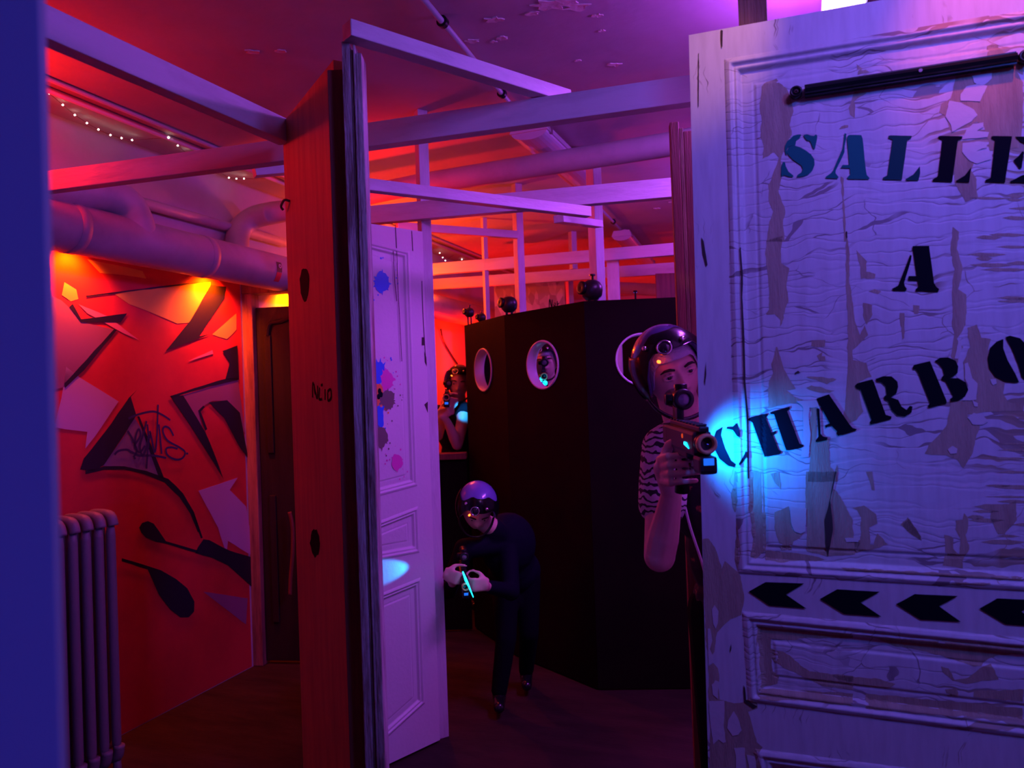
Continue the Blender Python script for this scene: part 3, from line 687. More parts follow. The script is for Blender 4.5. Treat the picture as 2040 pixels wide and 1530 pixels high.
# splits in the panel boards
bms = bmesh.new()
for k, (t, q) in enumerate([(C3, [(840, 0), (848, 0), (815, 150), (825, 240), (830, 300), (815, 380), (803, 445), (790, 370), (785, 250), (805, 180)]), (C2, [(976, 0), (984, 0), (986, 40), (978, 40)]), (C2, [(112, 40), (125, 60), (150, 205), (140, 215), (120, 140)]),
                            (C1, [(228, 180), (240, 185), (238, 280), (232, 290), (228, 240)]), (C2, [(340, 100), (348, 100), (360, 260), (358, 400), (372, 700), (376, 900), (392, 1100), (398, 1480), (388, 1480), (384, 1150), (366, 900), (360, 640), (350, 400), (352, 260)]),
                            (C2, [(128, 900), (140, 780), (142, 860), (134, 925)]), (C4, [(470, 760), (485, 790), (495, 900), (600, 960), (560, 980), (475, 920)]), (C4, [(345, 440), (355, 380), (358, 420), (350, 460)]),
                            (C2, [(670, 850), (690, 836), (705, 850), (690, 848), (675, 856)]), (C1, [(94, 320), (98, 320), (96, 640), (92, 640)])]):
    flat(bms, rough(dq(tr(*t, q)), .0006, .01, k), .0016, .0004, HF, .02)
obj('board_split', bms, M['split'], door)
# --- lettering
LET = {
 'S': (M['teal'], [(CS, [(400, 400), (440, 360), (500, 340), (553, 338), (550, 365), (530, 390), (490, 420), (480, 440), (470, 500), (400, 505), (360, 530), (345, 570), (350, 610), (360, 640), (330, 625), (315, 560), (320, 500), (350, 440)]),
                   (CS, [(590, 345), (640, 335), (700, 355), (740, 360), (770, 338), (790, 360), (785, 410), (770, 480), (755, 550), (730, 545), (700, 470), (680, 430), (640, 425), (600, 380)]),
                   (CS, [(370, 530), (400, 507), (460, 500), (540, 525), (620, 570), (700, 630), (745, 700), (750, 780), (720, 860), (660, 920), (580, 950), (490, 960), (500, 930), (560, 890), (580, 840), (560, 790), (500, 750), (430, 700), (370, 640), (345, 590)]),
                   (CS, [(265, 800), (290, 740), (318, 740), (330, 800), (370, 880), (440, 935), (440, 958), (380, 955), (310, 930), (265, 950)])]),
 'A1': (M['teal'], [(CS, [(1185, 320), (1215, 330), (1210, 400), (1190, 500), (1185, 600), (1130, 720), (1060, 860), (1055, 900), (1100, 960), (1085, 980), (920, 975), (905, 960), (990, 900), (1020, 860), (1080, 720), (1160, 540), (1175, 420)]),
                    (CS, [(1230, 360), (1260, 345), (1430, 348), (1450, 400), (1470, 600), (1495, 850), (1510, 930), (1550, 970), (1540, 992), (1240, 988), (1222, 970), (1270, 920), (1262, 830), (1130, 825), (1160, 780), (1255, 785), (1240, 600), (1220, 400)])]),
 'L1': (M['tealdark'] if 'tealdark' in M else mat('dark_teal_stencil', (.004, .07, .07), .6, spec=.12), [(C1, [(1232, 808), (1245, 805), (1372, 808), (1368, 822), (1345, 832), (1312, 1072), (1200, 1070), (1198, 1058), (1225, 1045), (1256, 830), (1232, 822)]), (C1, [(1332, 1068), (1380, 1040), (1420, 990), (1422, 1030), (1412, 1075), (1340, 1075)])]),
 'L2': (M['ink'], [(C1, [(1530, 812), (1540, 808), (1675, 810), (1673, 825), (1648, 835), (1613, 1085), (1497, 1080), (1495, 1070), (1528, 1050), (1555, 832), (1530, 820)]), (C1, [(1635, 1078), (1690, 1045), (1728, 995), (1715, 1088), (1640, 1085)])]),
 'E': (M['ink'], [(C1, [(1848, 812), (1860, 808), (1972, 810), (1970, 830), (1930, 1088), (1812, 1085), (1812, 1072), (1845, 1060), (1870, 835), (1848, 822)]), (C1, [(1990, 812), (2130, 812), (2125, 900), (2080, 870), (2020, 840)]),
                  (C1, [(1980, 955), (2010, 930), (2035, 900), (2045, 905), (2030, 1000), (2018, 1005)]), (C1, [(1958, 1082), (2030, 1045), (2080, 1030), (2125, 960), (2115, 1090), (1965, 1088)])]),
 'A2': (M['ink'], [(C2, [(1375, 90), (1385, 87), (1475, 87), (1505, 310), (1520, 335), (1535, 345), (1530, 362), (1395, 358), (1393, 348), (1412, 330), (1405, 295), (1350, 293), (1352, 268), (1400, 268)]), (C2, [(1362, 140), (1370, 145), (1368, 170), (1325, 310), (1330, 330), (1342, 345), (1335, 357), (1260, 355), (1252, 345), (1290, 325), (1300, 300)])]),
 'C': (M['ink'], [(C2, [(240, 1172), (200, 1195), (185, 1240), (190, 1300), (220, 1360), (270, 1400), (310, 1410), (318, 1392), (290, 1370), (255, 1300), (230, 1220)]), (C2, [(265, 1172), (300, 1170), (318, 1150), (328, 1152), (345, 1210), (342, 1235), (325, 1225), (300, 1190), (262, 1182)]), (C2, [(335, 1390), (360, 1350), (380, 1310), (384, 1340), (360, 1385), (340, 1398)])]),
 'H': (M['ink'], [(C6, [(75, 1055), (90, 1040), (225, 1010), (230, 1022), (210, 1040), (310, 1285), (330, 1300), (325, 1315), (200, 1340), (195, 1320), (110, 1080)]), (C6, [(240, 1160), (290, 1140), (290, 1160), (255, 1180)]), (C6, [(245, 1000), (395, 957), (395, 975), (375, 990), (470, 1240), (500, 1250), (498, 1265), (370, 1292), (360, 1270), (275, 1015), (248, 1012)])]),
 'A3': (M['ink'], [(C6, [(600, 968), (622, 972), (632, 1165), (650, 1185), (685, 1192), (680, 1210), (595, 1228), (592, 1215), (615, 1185)]), (C6, [(598, 895), (695, 862), (850, 1090), (875, 1120), (908, 1128), (900, 1140), (765, 1180), (752, 1165), (755, 1145), (710, 1100), (670, 1120), (663, 1100), (700, 1085)])]),
 'R': (M['ink'], [(C2, [(1030, 925), (1045, 910), (1135, 887), (1145, 905), (1215, 1100), (1250, 1110), (1248, 1125), (1125, 1158), (1118, 1145), (1130, 1130), (1065, 950), (1040, 942)]), (C2, [(1155, 885), (1200, 868), (1250, 870), (1285, 900), (1290, 930), (1280, 970), (1245, 995), (1290, 1010), (1310, 1050), (1340, 1070), (1360, 1045), (1376, 1050), (1370, 1085), (1330, 1110), (1285, 1105), (1250, 1070), (1230, 1020), (1205, 1005), (1205, 990), (1220, 980), (1215, 930), (1190, 905), (1160, 900)])]),
 'B': (M['ink'], [(C2, [(1375, 815), (1385, 800), (1480, 778), (1490, 800), (1580, 1015), (1580, 1030), (1475, 1058), (1465, 1050), (1480, 1030), (1410, 850), (1395, 828), (1378, 827)]), (C2, [(1508, 778), (1540, 758), (1590, 755), (1635, 775), (1650, 810), (1645, 850), (1620, 870), (1600, 880), (1650, 880), (1695, 905), (1710, 950), (1690, 990), (1650, 1015), (1605, 1022), (1600, 1005), (1620, 990), (1590, 930), (1575, 900), (1550, 890), (1550, 875), (1565, 860), (1555, 820), (1530, 790)])]),
 'O': (M['ink'], [(C2, [(1920, 645), (1880, 660), (1840, 700), (1826, 760), (1835, 820), (1870, 870), (1930, 900), (1990, 907), (2015, 903), (1990, 850), (1945, 770), (1920, 700)]), (C2, [(1933, 635), (1960, 625), (2020, 640), (2060, 680), (2100, 750), (2090, 860), (2060, 900), (2030, 870), (2010, 800), (1970, 700)])]),
}
for k, (mt_, pieces) in LET.items():
    bm = bmesh.new()
    for t, q in pieces: flat(bm, rough(dq(tr(*t, q)), .0003, .01, 1), .0022, .0004, HF, .008)
    obj('stencil_letter', bm, mt_, door)
for q in ([(393, 617), (480, 568), (680, 575), (585, 632), (692, 705), (500, 690)], [(760, 655), (850, 605), (1070, 618), (970, 673), (1078, 747), (885, 733)], [(1153, 682), (1250, 630), (1472, 640), (1375, 692), (1488, 773), (1280, 762)], [(1583, 705), (1675, 652), (1900, 662), (1800, 720), (1920, 800), (1720, 787)]):
    bm = bmesh.new(); flat(bm, rough(dq(tr(*C3, q)), .0003, .01, 1), .0022, .0004, HF, .02); obj('arrow_mark', bm, M['ink'], door)
# --- tubular bar at the top
ca, cb = D.hit(1603, 184), D.hit(2022, 119)
dv = Vector((cb[0] - ca[0], 0, cb[1] - ca[1])); L_ = dv.length; dv.normalize(); dn = Vector((-dv.z, 0, dv.x))
def on(t, n, y): p = Vector((ca[0], 0, ca[1])) + dv * t + dn * n; return (p.x, y, p.z)
bm = bmesh.new(); hw = .0125
prof = [(hw, .004), (hw, -.012), (hw * .75, -.012), (hw * .55, -.020), (0, -.024), (-hw * .55, -.020), (-hw * .75, -.012), (-hw, -.012), (-hw, .004)]
ra = [[bm.verts.new(on(t, n, y)) for n, y in prof] for t in (0, L_)]
for i in range(len(prof)):
    j = (i + 1) % len(prof); bm.faces.new((ra[0][i], ra[0][j], ra[1][j], ra[1][i]))
bm.faces.new(ra[0]); bm.faces.new(ra[1][::-1])
bar = obj('closer_bar', bm, mat('dark_green_metal', (.02, .03, .028), .25, metal=.5), door); bar['label'] = 'dark metal bar screwed across the top'
for t in (-.018, L_ + .016):
    bm = bmesh.new(); lathe(bm, [(0, 0), (.013, 0), (.013, .016), (.009, .019), (.0085, .015), (0, .015)], on(t, 0, .002), (0, -1, 0), 28); e = obj('bar_end', bm, M['blackm'], bar, True)
    bm = bmesh.new(); lathe(bm, [(.0012, .0155), (.0040, .0155), (.0040, .0172), (.0018, .0172), (.0012, .0160)], on(t, 0, .002), (0, -1, 0), 16); obj('bar_screw', bm, M['chrome'], bar)
bm = bmesh.new(); lathe(bm, [(0, .026), (.0038, .026), (.0038, .0245)], on(.225, 0, .002), (0, -1, 0), 16); lathe(bm, [(.0015, .0262), (0, .0262)], on(.225, 0, .002), (0, -1, 0), 8); obj('bar_screw', bm, M['chrome'], bar)
# dark timber above the door
q = P(1500, 25, 1.80)
post('ceiling_strut', q.x, q.y, tl[1] - .02, HC, .065, .05, D.rz, M['raw'], 'short dark brown strut between the top of the stencilled door and the ceiling', 'wooden post')

# ================================================================== BROWN DOOR EDGE behind the player
E = Pl(P(1352, 700, 2.45).x, 2.45, 1, -.12)
e_ = empty('brown_door', (E.ox, E.oy, 0), E.rz); tag(e_, 'reddish brown door seen edge-on right behind the aiming player', 'door')
w_ = .053
obj('leaf_edge', bbox((0, 0, .01), (w_ * .55, .04, 2.42), .003), M['redwood'], e_)
obj('edge_strip', bbox((w_ * .55 + .001, .004, .01), (w_ * .8, .04, 2.40), .002), M['raw'], e_)
obj('leaf', bbox((w_ * .8 + .001, .008, .01), (.75, .04, 2.39), .003), M['redwood'], e_)

# ================================================================== RED-LIT DOOR (centre left)
jp = P(680, 90, 1.87)
Rn = P(664, 119, 1.95); Rf = P(563, 245, 2.38)
R = Pl(Rf.x, Rf.y, Rn.x - Rf.x, Rn.y - Rf.y); RL = math.hypot(Rn.x - Rf.x, Rn.y - Rf.y)
rd = empty('plank_door', (R.ox, R.oy, 0), R.rz); tag(rd, 'tall plain wooden door standing edge-on, its flat face lit red', 'door')
bm = bmesh.new(); zt0 = Rf.z; zt1 = Rn.z
vs = [bm.verts.new(p) for p in ((0, 0, .01), (RL, 0, .01), (RL, .035, .01), (0, .035, .01), (0, 0, zt0), (RL, 0, zt1), (RL, .035, zt1), (0, .035, zt0))]
for f in ((0, 3, 2, 1), (4, 5, 6, 7), (0, 1, 5, 4), (1, 2, 6, 5), (2, 3, 7, 6), (3, 0, 4, 7)): bm.faces.new([vs[i] for i in f])
obj('leaf', bm, M['doorred'], rd)
bm = bmesh.new()
for (cx, cy, rx, ry) in ((607, 566, 10, 33), (628, 1082, 10, 27)):
    pts = []
    for i in range(20):
        t = 2 * PI * i / 20; pts.append(R.hit(cx + math.cos(t) * rx * random.uniform(.8, 1.1), cy + math.sin(t) * ry * random.uniform(.85, 1.1)))
    flat(bm, pts, .0004)
obj('knot', bm, M['knot'], rd)
bm = bmesh.new()
for st in ([(623, 792), (624, 762), (632, 794), (633, 768)], [(637, 772), (636, 794), (642, 795)], [(648, 775), (648, 797)], [(653, 780), (659, 776), (660, 792), (654, 798), (653, 782)], [(640, 768), (643, 766)], [(626, 766), (627, 780), (630, 786)]):
    ribbon_quads(bm, [R.hit(*p) for p in st], .0075, .0006)
obj('stamp_mark', bm, M['knot'], rd)
bm = bmesh.new(); h_ = R.hit(572, 405); tube(bm, smooth_path([(h_[0] + .03, -.001, h_[1]), (h_[0] + .02, -.014, h_[1] + .004), (h_[0] - .005, -.018, h_[1] - .01), (h_[0] - .01, -.01, h_[1] - .02)], 4), .004, 8); obj('hook', bm, M['iron'], rd)
# front jamb (layered edge facing the camera)
jm = empty('door_jamb', (jp.x, jp.y, 0), 0); tag(jm, 'worn layered wooden jamb closing the near end of the red-lit door', 'door jamb')
jt = jp.z + .01; wj = .048
def strip(name, x0, x1, y0, y1, z1, mt, wob=0):
    o = obj(name, bbox((x0, y0, .005), (x1, y1, z1), .0025), mt, jm); return o
M['jamb'] = mat('worn_jamb', (.62, .53, .50), .65, nz=((.24, .15, .12), 6, .40, .62), bump=.5, bsc=45, stretch=(5, 5, .7))
M['jambd'] = mat('worn_jamb_dark', (.20, .11, .08), .7, nz=((.42, .33, .30), 7, .5, .7), bump=.6, bsc=60, stretch=(6, 6, .8))
strip('jamb_board', 0, .020, 0, .045, jt, M['jamb'])
strip('rough_core', .0205, .028, .004, .06, jt - .02, M['jambd'])
strip('jamb_moulding', .0285, .034, -.002, .06, jt - .01, M['jamb'])
strip('jamb_edge', .0345, .049, .001, .06, jt - .03, M['jamb'])
tk = P(664, 300, 1.94)
obj('jamb_return', bbox((tk.x - jp.x - .004, .046, .005), (-.0005 + .018, .085, jt - .05), .003), M['redwood'], jm)

# ================================================================== WHITE PANELLED DOOR with paint splats
W = Pl(P(862, 1000, 3.40).x, 3.40, 1430, 1500)
wd_ = empty('panelled_door', (W.ox, W.oy, 0), W.rz); tag(wd_, 'white panelled door with blue, pink and grey paint splats', 'door')
def wq(pts): return [W.hit(x, y) for x, y in pts]
t1, t2 = W.hit(735, 445), W.hit(834, 460)
re_ = W.hit(884, 1470)
s0 = W.hit(690, 800)[0] - .02
tlw = lineat(t1, t2, s0); trw = t2
xr = (t2[0] + re_[0]) / 2
outl = [tlw, (xr, t2[1]), (xr, .012), (s0, .012)]
def wl2(p, q, sL): a, b = W.hit(*p), W.hit(*q); return lineat(a, b, sL), b
pa = wl2((735, 480), (812, 500), s0 + .08); pb = wl2((758, 988), (832, 968), s0 + .08)
pc = wl2((762, 1036), (836, 1008), s0 + .08); pd_ = wl2((762, 1115), (840, 1100), s0 + .08)
pe = wl2((765, 1180), (840, 1150), s0 + .08); pf = wl2((775, 1466), (848, 1400), s0 + .08)
xp = W.hit(824, 750)[0]
def mkq(a, b): return [a[0], (xp, a[1][1]), (xp, b[1][1]), b[0]]
WQ = [mkq(pa, pb), mkq(pc, pd_), mkq(pe, pf)]
WO = dict(k=.045, d=.008)
WHF = relief_door(wd_, outl, WQ, WO, .03, M['flake'], step=.0028)
spl = {'blue': mat('splat_blue', (.02, .16, .75), .45), 'pink': mat('splat_pink', (.75, .08, .42), .5), 'grey': mat('splat_olive', (.16, .14, .10), .5), 'orange': mat('splat_orange', (.85, .25, .05), .5), 'black': M['ink']}
def splat(cx, cy, rx, ry, col, seed, spikes=9):
    r = random.Random(seed); n = 54; pts = []
    ph = [r.uniform(0, 2 * PI) for _ in range(5)]; sp_ = [r.randrange(n) for _ in range(spikes)]
    for i in range(n):
        t = 2 * PI * i / n; k = 1 + .06 * math.sin(3 * t + ph[0]) + .05 * math.sin(5 * t + ph[1]) + .03 * math.sin(9 * t + ph[2])
        if i in sp_: k += r.uniform(.1, .42)
        pts.append((cx + math.cos(t) * rx * k, cy + math.sin(t) * ry * k))
    bm = bmesh.new(); flat(bm, wq(pts), .0012 + seed * .0001, .0004, WHF, .02)
    for _ in range(10):
        t = r.uniform(0, 2 * PI); q = r.uniform(1.3, 2.4); s_ = r.uniform(.6, 1.8); x, y = cx + math.cos(t) * rx * q, cy + math.sin(t) * ry * q
        if x < 742 or x > 815: continue
        flat(bm, wq([(x + math.cos(a) * s_, y + math.sin(a) * s_ * 1.4) for a in [k * PI / 3 for k in range(6)]]), .0012, .0004, WHF, .02)
    obj('paint_splat', bm, spl[col], wd_)
splat(762, 562, 14, 21, 'blue', 1); splat(756, 743, 14, 22, 'blue', 2); splat(772, 757, 12, 20, 'pink', 3); splat(757, 790, 9, 26, 'orange', 4, 3); splat(773, 796, 14, 19, 'grey', 5, 14)
splat(755, 833, 11, 24, 'blue', 6, 5); splat(761, 871, 12, 21, 'grey', 7); splat(792, 921, 11, 16, 'pink', 8, 4)
bm = bmesh.new()
for cx, cy in ((757, 779), (755, 790), (760, 786)): flat(bm, wq([(cx + math.cos(a) * 3.5, cy + math.sin(a) * 6) for a in [k * PI / 4 for k in range(8)]]), .0030, .0004, WHF, .02)
obj('paint_splat', bm, M['ink'], wd_)
bm = bmesh.new()
for q in ([(787, 447), (790, 500), (792, 560), (796, 640), (800, 720)], [(783, 500), (786, 560), (790, 600)], [(820, 460), (822, 500)], [(840, 560), (843, 640), (848, 720)]):
    ribbon_quads(bm, wq(q), .0035, .0012)
for q in ([(840, 672), (845, 672), (845, 688), (840, 688)], [(845, 700), (849, 712), (850, 730), (846, 722)], [(845, 806), (852, 800), (852, 822), (848, 812)]): flat(bm, wq(q), .0006)
obj('paint_crack', bm, M['split'], wd_)

# ================================================================== TIMBER FRAMES
GT = 'white-painted timbers of the partition frames'
def bm2(a, b, za, w, h, label, mt='white', zb=None, ext0=0, ext1=0):
    p, q = PZ(*a, za), PZ(*b, zb or za); d = (q - p).normalized()
    return timber('timber_beam', p - d * ext0, q + d * ext1, w, h, M[mt], label, 'wooden beam', GT)
bm2((690, 43), (1128, 183), 2.485, .045, .042, 'white timber running from the top of the worn jamb back to the thick beam')
bm2((722, 251), (1372, 155), 2.44, .045, .078, 'thick white beam spanning from the red-lit door to the stencilled door', ext1=.02)
bm2((728, 357), (1172, 413), 2.32, .04, .042, 'thin white timber sloping to the right just below the thick beam')
bm2((600, 425), (1372, 353), 2.44, .045, .082, 'white beam behind the round ceiling pipe, at the height of the door tops', ext1=.1)
timber('timber_beam', P(1112, 428, 3.30), P(1192, 440, 3.70), .05, .034, M['white'], 'short white timber nailed between the sloping thin timber and the square post', 'wooden beam', GT)
bm2((790, 443), (1030, 461), 2.54, .04, .045, 'white crosspiece fixed to the middle post, crossing the orange glow')
bm2((800, 531), (1420, 478), 2.56, .045, .085, 'upper of the two far white rails above the black box')
bm2((800, 561), (1420, 518), 2.56, .045, .09, 'lower of the two far white rails above the black box')
# left beams
p, q = PZ(95, 20, 2.44), PZ(566, 241, 2.44); d = (q - p).normalized()
timber('timber_beam', p - d * .9, q, .045, .075, M['white'], 'near white beam running from the blue panel to the top of the red-lit door', 'wooden beam', GT)
p, q = PZ(120, 341, 2.44), PZ(526, 286, 2.44); d = (q - p).normalized()
timber('timber_beam', p - d * .25, q + d * .35, .045, .075, M['white'], 'red-lit cross beam above the thick pipe on the left', 'wooden beam', GT)
timber('timber_beam', P(503, 330, 3.0), P(600, 322, 3.1), .05, .045, M['white'], 'short lavender timber end showing left of the red-lit door', 'wooden beam', GT)
def pst(px, Y, wx, wy, rz, z0, z1, label, mt='white2'):
    p = P(px, 785, Y); return post('timber_post', p.x, p.y, z0, z1, wx, wy, rz, M[mt], label, 'wooden post', GT)
ra_ = math.atan2(B.y, B.x)
pst(857, 3.46, .05, .045, .55, 0, HC, 'tall white post at the right edge of the paint-splattered door, reaching the ceiling')
pst(1044, 4.73, .05, .05, .55, 0, HC, 'middle white post rising behind the black box with portholes')
pst(1199, 4.10, .06, .06, .62, 0, HC, 'square white post behind the black box, nearest the brown door')
pst(976, 5.60, .035, .035, .55, 0, HC, 'slim white post left of the middle post, in front of the orange glow')
p = P(1222, 555, 5.42); post('timber_post', p.x, p.y, 0, 2.50, .085, .05, -.25, M['white2'], 'broad white post under the far rail, right of the square post', 'wooden post', GT)
p = P(1134, 555, 6.7); post('timber_post', p.x, p.y, 0, 2.57, .05, .05, .5, M['white2'], 'narrow far white post beside the strand board panel', 'wooden post', GT)
p = P(1143, 545, 6.2); post('timber_post', p.x, p.y, 2.56, HC, .05, .05, .5, M['white2'], 'short white stub between the far rails and the ceiling', 'wooden post', GT)

def board(name, x0, x1, y0, Y, z0, label, mt='osb'):
    a, b = P(x0, y0, Y), P(x1, y0, Y); o = obj(name, bbox((0, 0, z0), (b.x - a.x, .018, a.z), .002), M[mt]); o.location = (a.x, a.y, 0); return tag(o, label, 'board')
ob = board('strand_board', 1032, 1124, 552, 6.62, 0, 'strand board panel with a scribbled word, above the black box')
bm = bmesh.new(); OB = Pl(ob.location.x, ob.location.y, 1, 0)
for st in ([(1094, 612), (1095, 596), (1099, 612), (1100, 597)], [(1103, 606), (1105, 611), (1107, 605)], [(1104, 604), (1107, 604)], [(1110, 614), (1110, 600)], [(1114, 604), (1110, 608), (1114, 613)]):
    ribbon_quads(bm, [OB.hit(*p) for p in st], .008, .001)
o = obj('scribble', bm, M['ink'], ob)
board('strand_board', 984, 1024, 570, 6.70, 0, 'small dark-stained strand board left of the middle post')
board('strand_board', 1306, 1440, 545, 5.9, 0, 'reddish strand board at the far right, beside the brown door edge', 'redwood')

# ================================================================== BLACK BOX WITH PORTHOLES
ZK = 2.02
kp = [(930, .47 * F / 140), (1010, .47 * F / 158), (1170, .47 * F / 180), (1470, .47 * F / 182)]
kw = [P(x, 785, Y) for x, Y in kp]
ki = empty('porthole_box', (kw[1].x, kw[1].y, 0)); tag(ki, 'tall black angular box with round portholes in its sides', 'playing booth')
def ringpts(c, r, n=48): return [(c[0] + math.cos(2 * PI * i / n) * r, c[1] + math.sin(2 * PI * i / n) * r) for i in range(n)]
def kpanel(a, b, holepx, rr=.135, side=''):
    pl = Pl(a.x, a.y, b.x - a.x, b.y - a.y); Ln = math.hypot(b.x - a.x, b.y - a.y)
    c = pl.hit(*holepx) if holepx else None
    bm = bmesh.new(); outer = [(0, .01), (Ln, .01), (Ln, ZK), (0, ZK)]
    loops = [[Vector((x, z, 0)) for x, z in outer]]; allp = list(outer)
    if c:
        hp_ = ringpts(c, rr); loops.append([Vector((x, z, 0)) for x, z in hp_[::-1]]); allp += hp_[::-1]
    f1 = [bm.verts.new((x, 0, z)) for x, z in allp]; f2 = [bm.verts.new((x, .02, z)) for x, z in allp]
    for t in tessellate_polygon(loops):
        bm.faces.new([f1[i] for i in t]); bm.faces.new([f2[i] for i in t][::-1])
    def rim(i0, n):
        for i in range(n):
            a_, b_ = i0 + i, i0 + (i + 1) % n; bm.faces.new((f1[a_], f1[b_], f2[b_], f2[a_]))
    rim(0, 4)
    if c: rim(4, 48)
    o = obj('side_panel', bm, M['kiosk']); pl.place(o); child(o, ki)
    if c:
        bm = bmesh.new(); r = rr
        lathe(bm, [(r - .008, .05), (r - .008, -.004), (r - .004, -.008), (r + .002, -.007), (r + .004, .0005), (r - .001, .0015), (r - .001, .06), (r - .008, .06), (r - .008, .05)], (c[0], 0, c[1]), (0, 1, 0), 56)
        q = obj('porthole_ring', bm, M['enamel'], None, True); pl.place(q); child(q, ki)
    return pl
kpanel(kw[0], kw[1], (963, 737)); KB = kpanel(kw[1], kw[2], (1081, 727)); kpanel(kw[2], kw[3], (1279, 716))
kb0 = Vector((kw[0].x + .5, kw[0].y + 1.3, 0)); kb1 = Vector((kw[3].x + .1, kw[3].y + 1.9, 0))
kpanel(kb0, kw[0], None); kpanel(kb1, kb0, None); kpanel(kw[3], kb1, None)
# black gadgets on the box edge
def gadget(px, py, Y, r, label, shape, knob=True):
    c = P(px, py, Y); g = empty('clamp_lamp', (c.x, c.y, ZK), 0); zc_ = c.z - ZK
    tag(g, label, 'clamp lamp', 'black lamp heads clamped on the booth edge')
    bm = bmesh.new(); lathe(bm, [(0, -r * .9), (r * .55, -r * .88), (r * .9, -r * .5), (r, 0), (r * .97, r * .35), (r * .75, r * .75), (r * .4, r * .95), (0, r)], (0, .0, zc_), (0, 0, 1), 20)
    obj('head', bm, M['black'], g, True)
    bm = bmesh.new(); lathe(bm, [(r * .55, 0), (r * .6, .0), (r * .62, r * .35), (r * .45, r * .4), (0, r * .3)], (-r * .75, -r * .3, zc_ + r * .2), (-1, -.6, .1), 16); obj('snout', bm, M['blackm'], g, True)
    bm = bmesh.new(); box(bm, (-r * .45, -r * .25, 0), (-r * .15, r * .25, zc_ - r * .4), .003); box(bm, (r * .15, -r * .25, 0), (r * .45, r * .25, zc_ - r * .4), .003); obj('bracket', bm, M['blackm'], g)
    if knob:
        bm = bmesh.new(); tube(bm, [(r * .1, 0, zc_ + r * .9), (r * .1, 0, zc_ + r * 1.35)], r * .12, 8); lathe(bm, [(0, 0), (r * .28, 0), (r * .28, r * .14), (0, r * .14)], (r * .1, 0, zc_ + r * 1.35), (0, 0, 1), 12); obj('knob', bm, M['blackm'], g)
    return g
gadget(1179, 579, 3.97, .058, 'largest black lamp head, on the booth corner next to the square post', 0)
gadget(1014, 607, 4.45, .050, 'black lamp head on the booth corner at the foot of the middle post', 0, False)
gadget(935, 623, 5.02, .034, 'small black lamp head with a top screw at the left end of the booth', 0)
gadget(959, 633, 4.85, .030, 'smallest black lamp head, just right of the leftmost one on the booth', 0)
bm = bmesh.new(); c = P(1249, 598, 4.2); tube(bm, [(0, 0, -.01), (0, 0, .035)], .005, 8); lathe(bm, [(0, .035), (.011, .035), (.011, .045), (0, .045)], (0, 0, 0), (0, 0, 1), 10)
o = obj('peg', bm, M['blackm']); o.location = (c.x, kw[2].y + (kw[3].y - kw[2].y) * .3 + .01, ZK); tag(o, 'tiny black peg on the booth edge below the lavender pipe', 'peg')

# low barrier with red shelf, left of the booth
a, b = P(845, 905, 4.98), P(929, 905, 4.98)
bar_ = empty('barrier', (a.x, a.y, 0)); tag(bar_, 'black waist-high barrier with a reddish top plank in front of the crouching player', 'barrier')
zt = a.z
obj('front_board', bbox((0, 0, .01), (b.x - a.x, .03, zt - .04), .003), M['kiosk'], bar_)
obj('top_plank', bbox((-.02, -.03, zt - .04), (b.x - a.x, .10, zt), .004), M['redwood'], bar_)

# blue foreground panel
a = P(100, 300, .478)
bp_ = obj('near_panel', bbox((-.45, 0, .0), (0, .008, 2.6), .001), mat('near_white_board', (.36, .36, .42), .8)); bp_.location = (a.x, .47, 0)
tag(bp_, 'out-of-focus blue-lit board filling the left side of the picture', 'panel')
exec_people = True
#PEOPLE
#LIGHTS
# ================================================================== PEOPLE
def capsule(bm, a, b, ra, rb, seg=14):
    a, b = Vector(a), Vector(b); d = (b - a).length; ax = (b - a) if d > 1e-6 else Vector((0, 0, 1))
    prof = [(ra * math.sin(t), -ra * math.cos(t)) for t in [PI / 2 * k / 5 for k in range(0, 6)]]
    prof += [(rb * math.cos(t), d + rb * math.sin(t)) for t in [PI / 2 * k / 5 for k in range(0, 6)]]
    lathe(bm, prof, a, ax, seg)
def ell(bm, c, r, rot=None, seg=20):
    m_ = Matrix.Translation(Vector(c)) @ ((rot or Matrix.Identity(3)).to_4x4()) @ Matrix.Diagonal((*r, 1))
    bmesh.ops.create_uvsphere(bm, u_segments=seg, v_segments=seg // 2, radius=1, matrix=m_)
def g1(x, c, w): return math.exp(-((x - c) / w) ** 2)
def head_point(t, p):
    """t polar from crown, p azimuth; face toward -y; eye level z=0"""
    dx, dy, dz = math.sin(t) * math.sin(p), -math.sin(t) * math.cos(p), math.cos(t)
    x = dx * .074; y = dy * (.088 if dy < 0 else .102) + .012; z = dz * (.120 if dz > 0 else .116)
    if z < -.01:
        k = min(1, (-z - .01) / .1); x *= 1 - .30 * k ** 1.3
        if y > 0: y *= 1 - .55 * k
    if dy < 0:
        f = -dy
        a = 0
        nz = (.004 + .020 * max(0, min(1, (.012 - z) / .05))) if z > -.040 else .024 * max(0, 1 - (-.040 - z) / .010)
        if z > .03: nz = 0
        a += nz * g1(x, 0, .0085 + .006 * max(0, min(1, -z / .04)))
        a -= .011 * (g1(x, .031, .016) + g1(x, -.031, .016)) * g1(z, .001, .012)
        a += .004 * g1(z, .021, .008) * (g1(abs(x), .030, .022))
        a += .003 * (g1(abs(x), .045, .016)) * g1(z, -.028, .018)
        a += .006 * g1(x, 0, .019) * (g1(z, -.0635, .0045) + g1(z, -.0745, .0055)) - .003 * g1(x, 0, .02) * g1(z, -.069, .002)
        a += .006 * g1(x, 0, .018) * g1(z, -.098, .012) - .003 * g1(z, -.084, .006) * g1(x, 0, .02)
        y -= a * f ** .5
    return Vector((x, y, z))
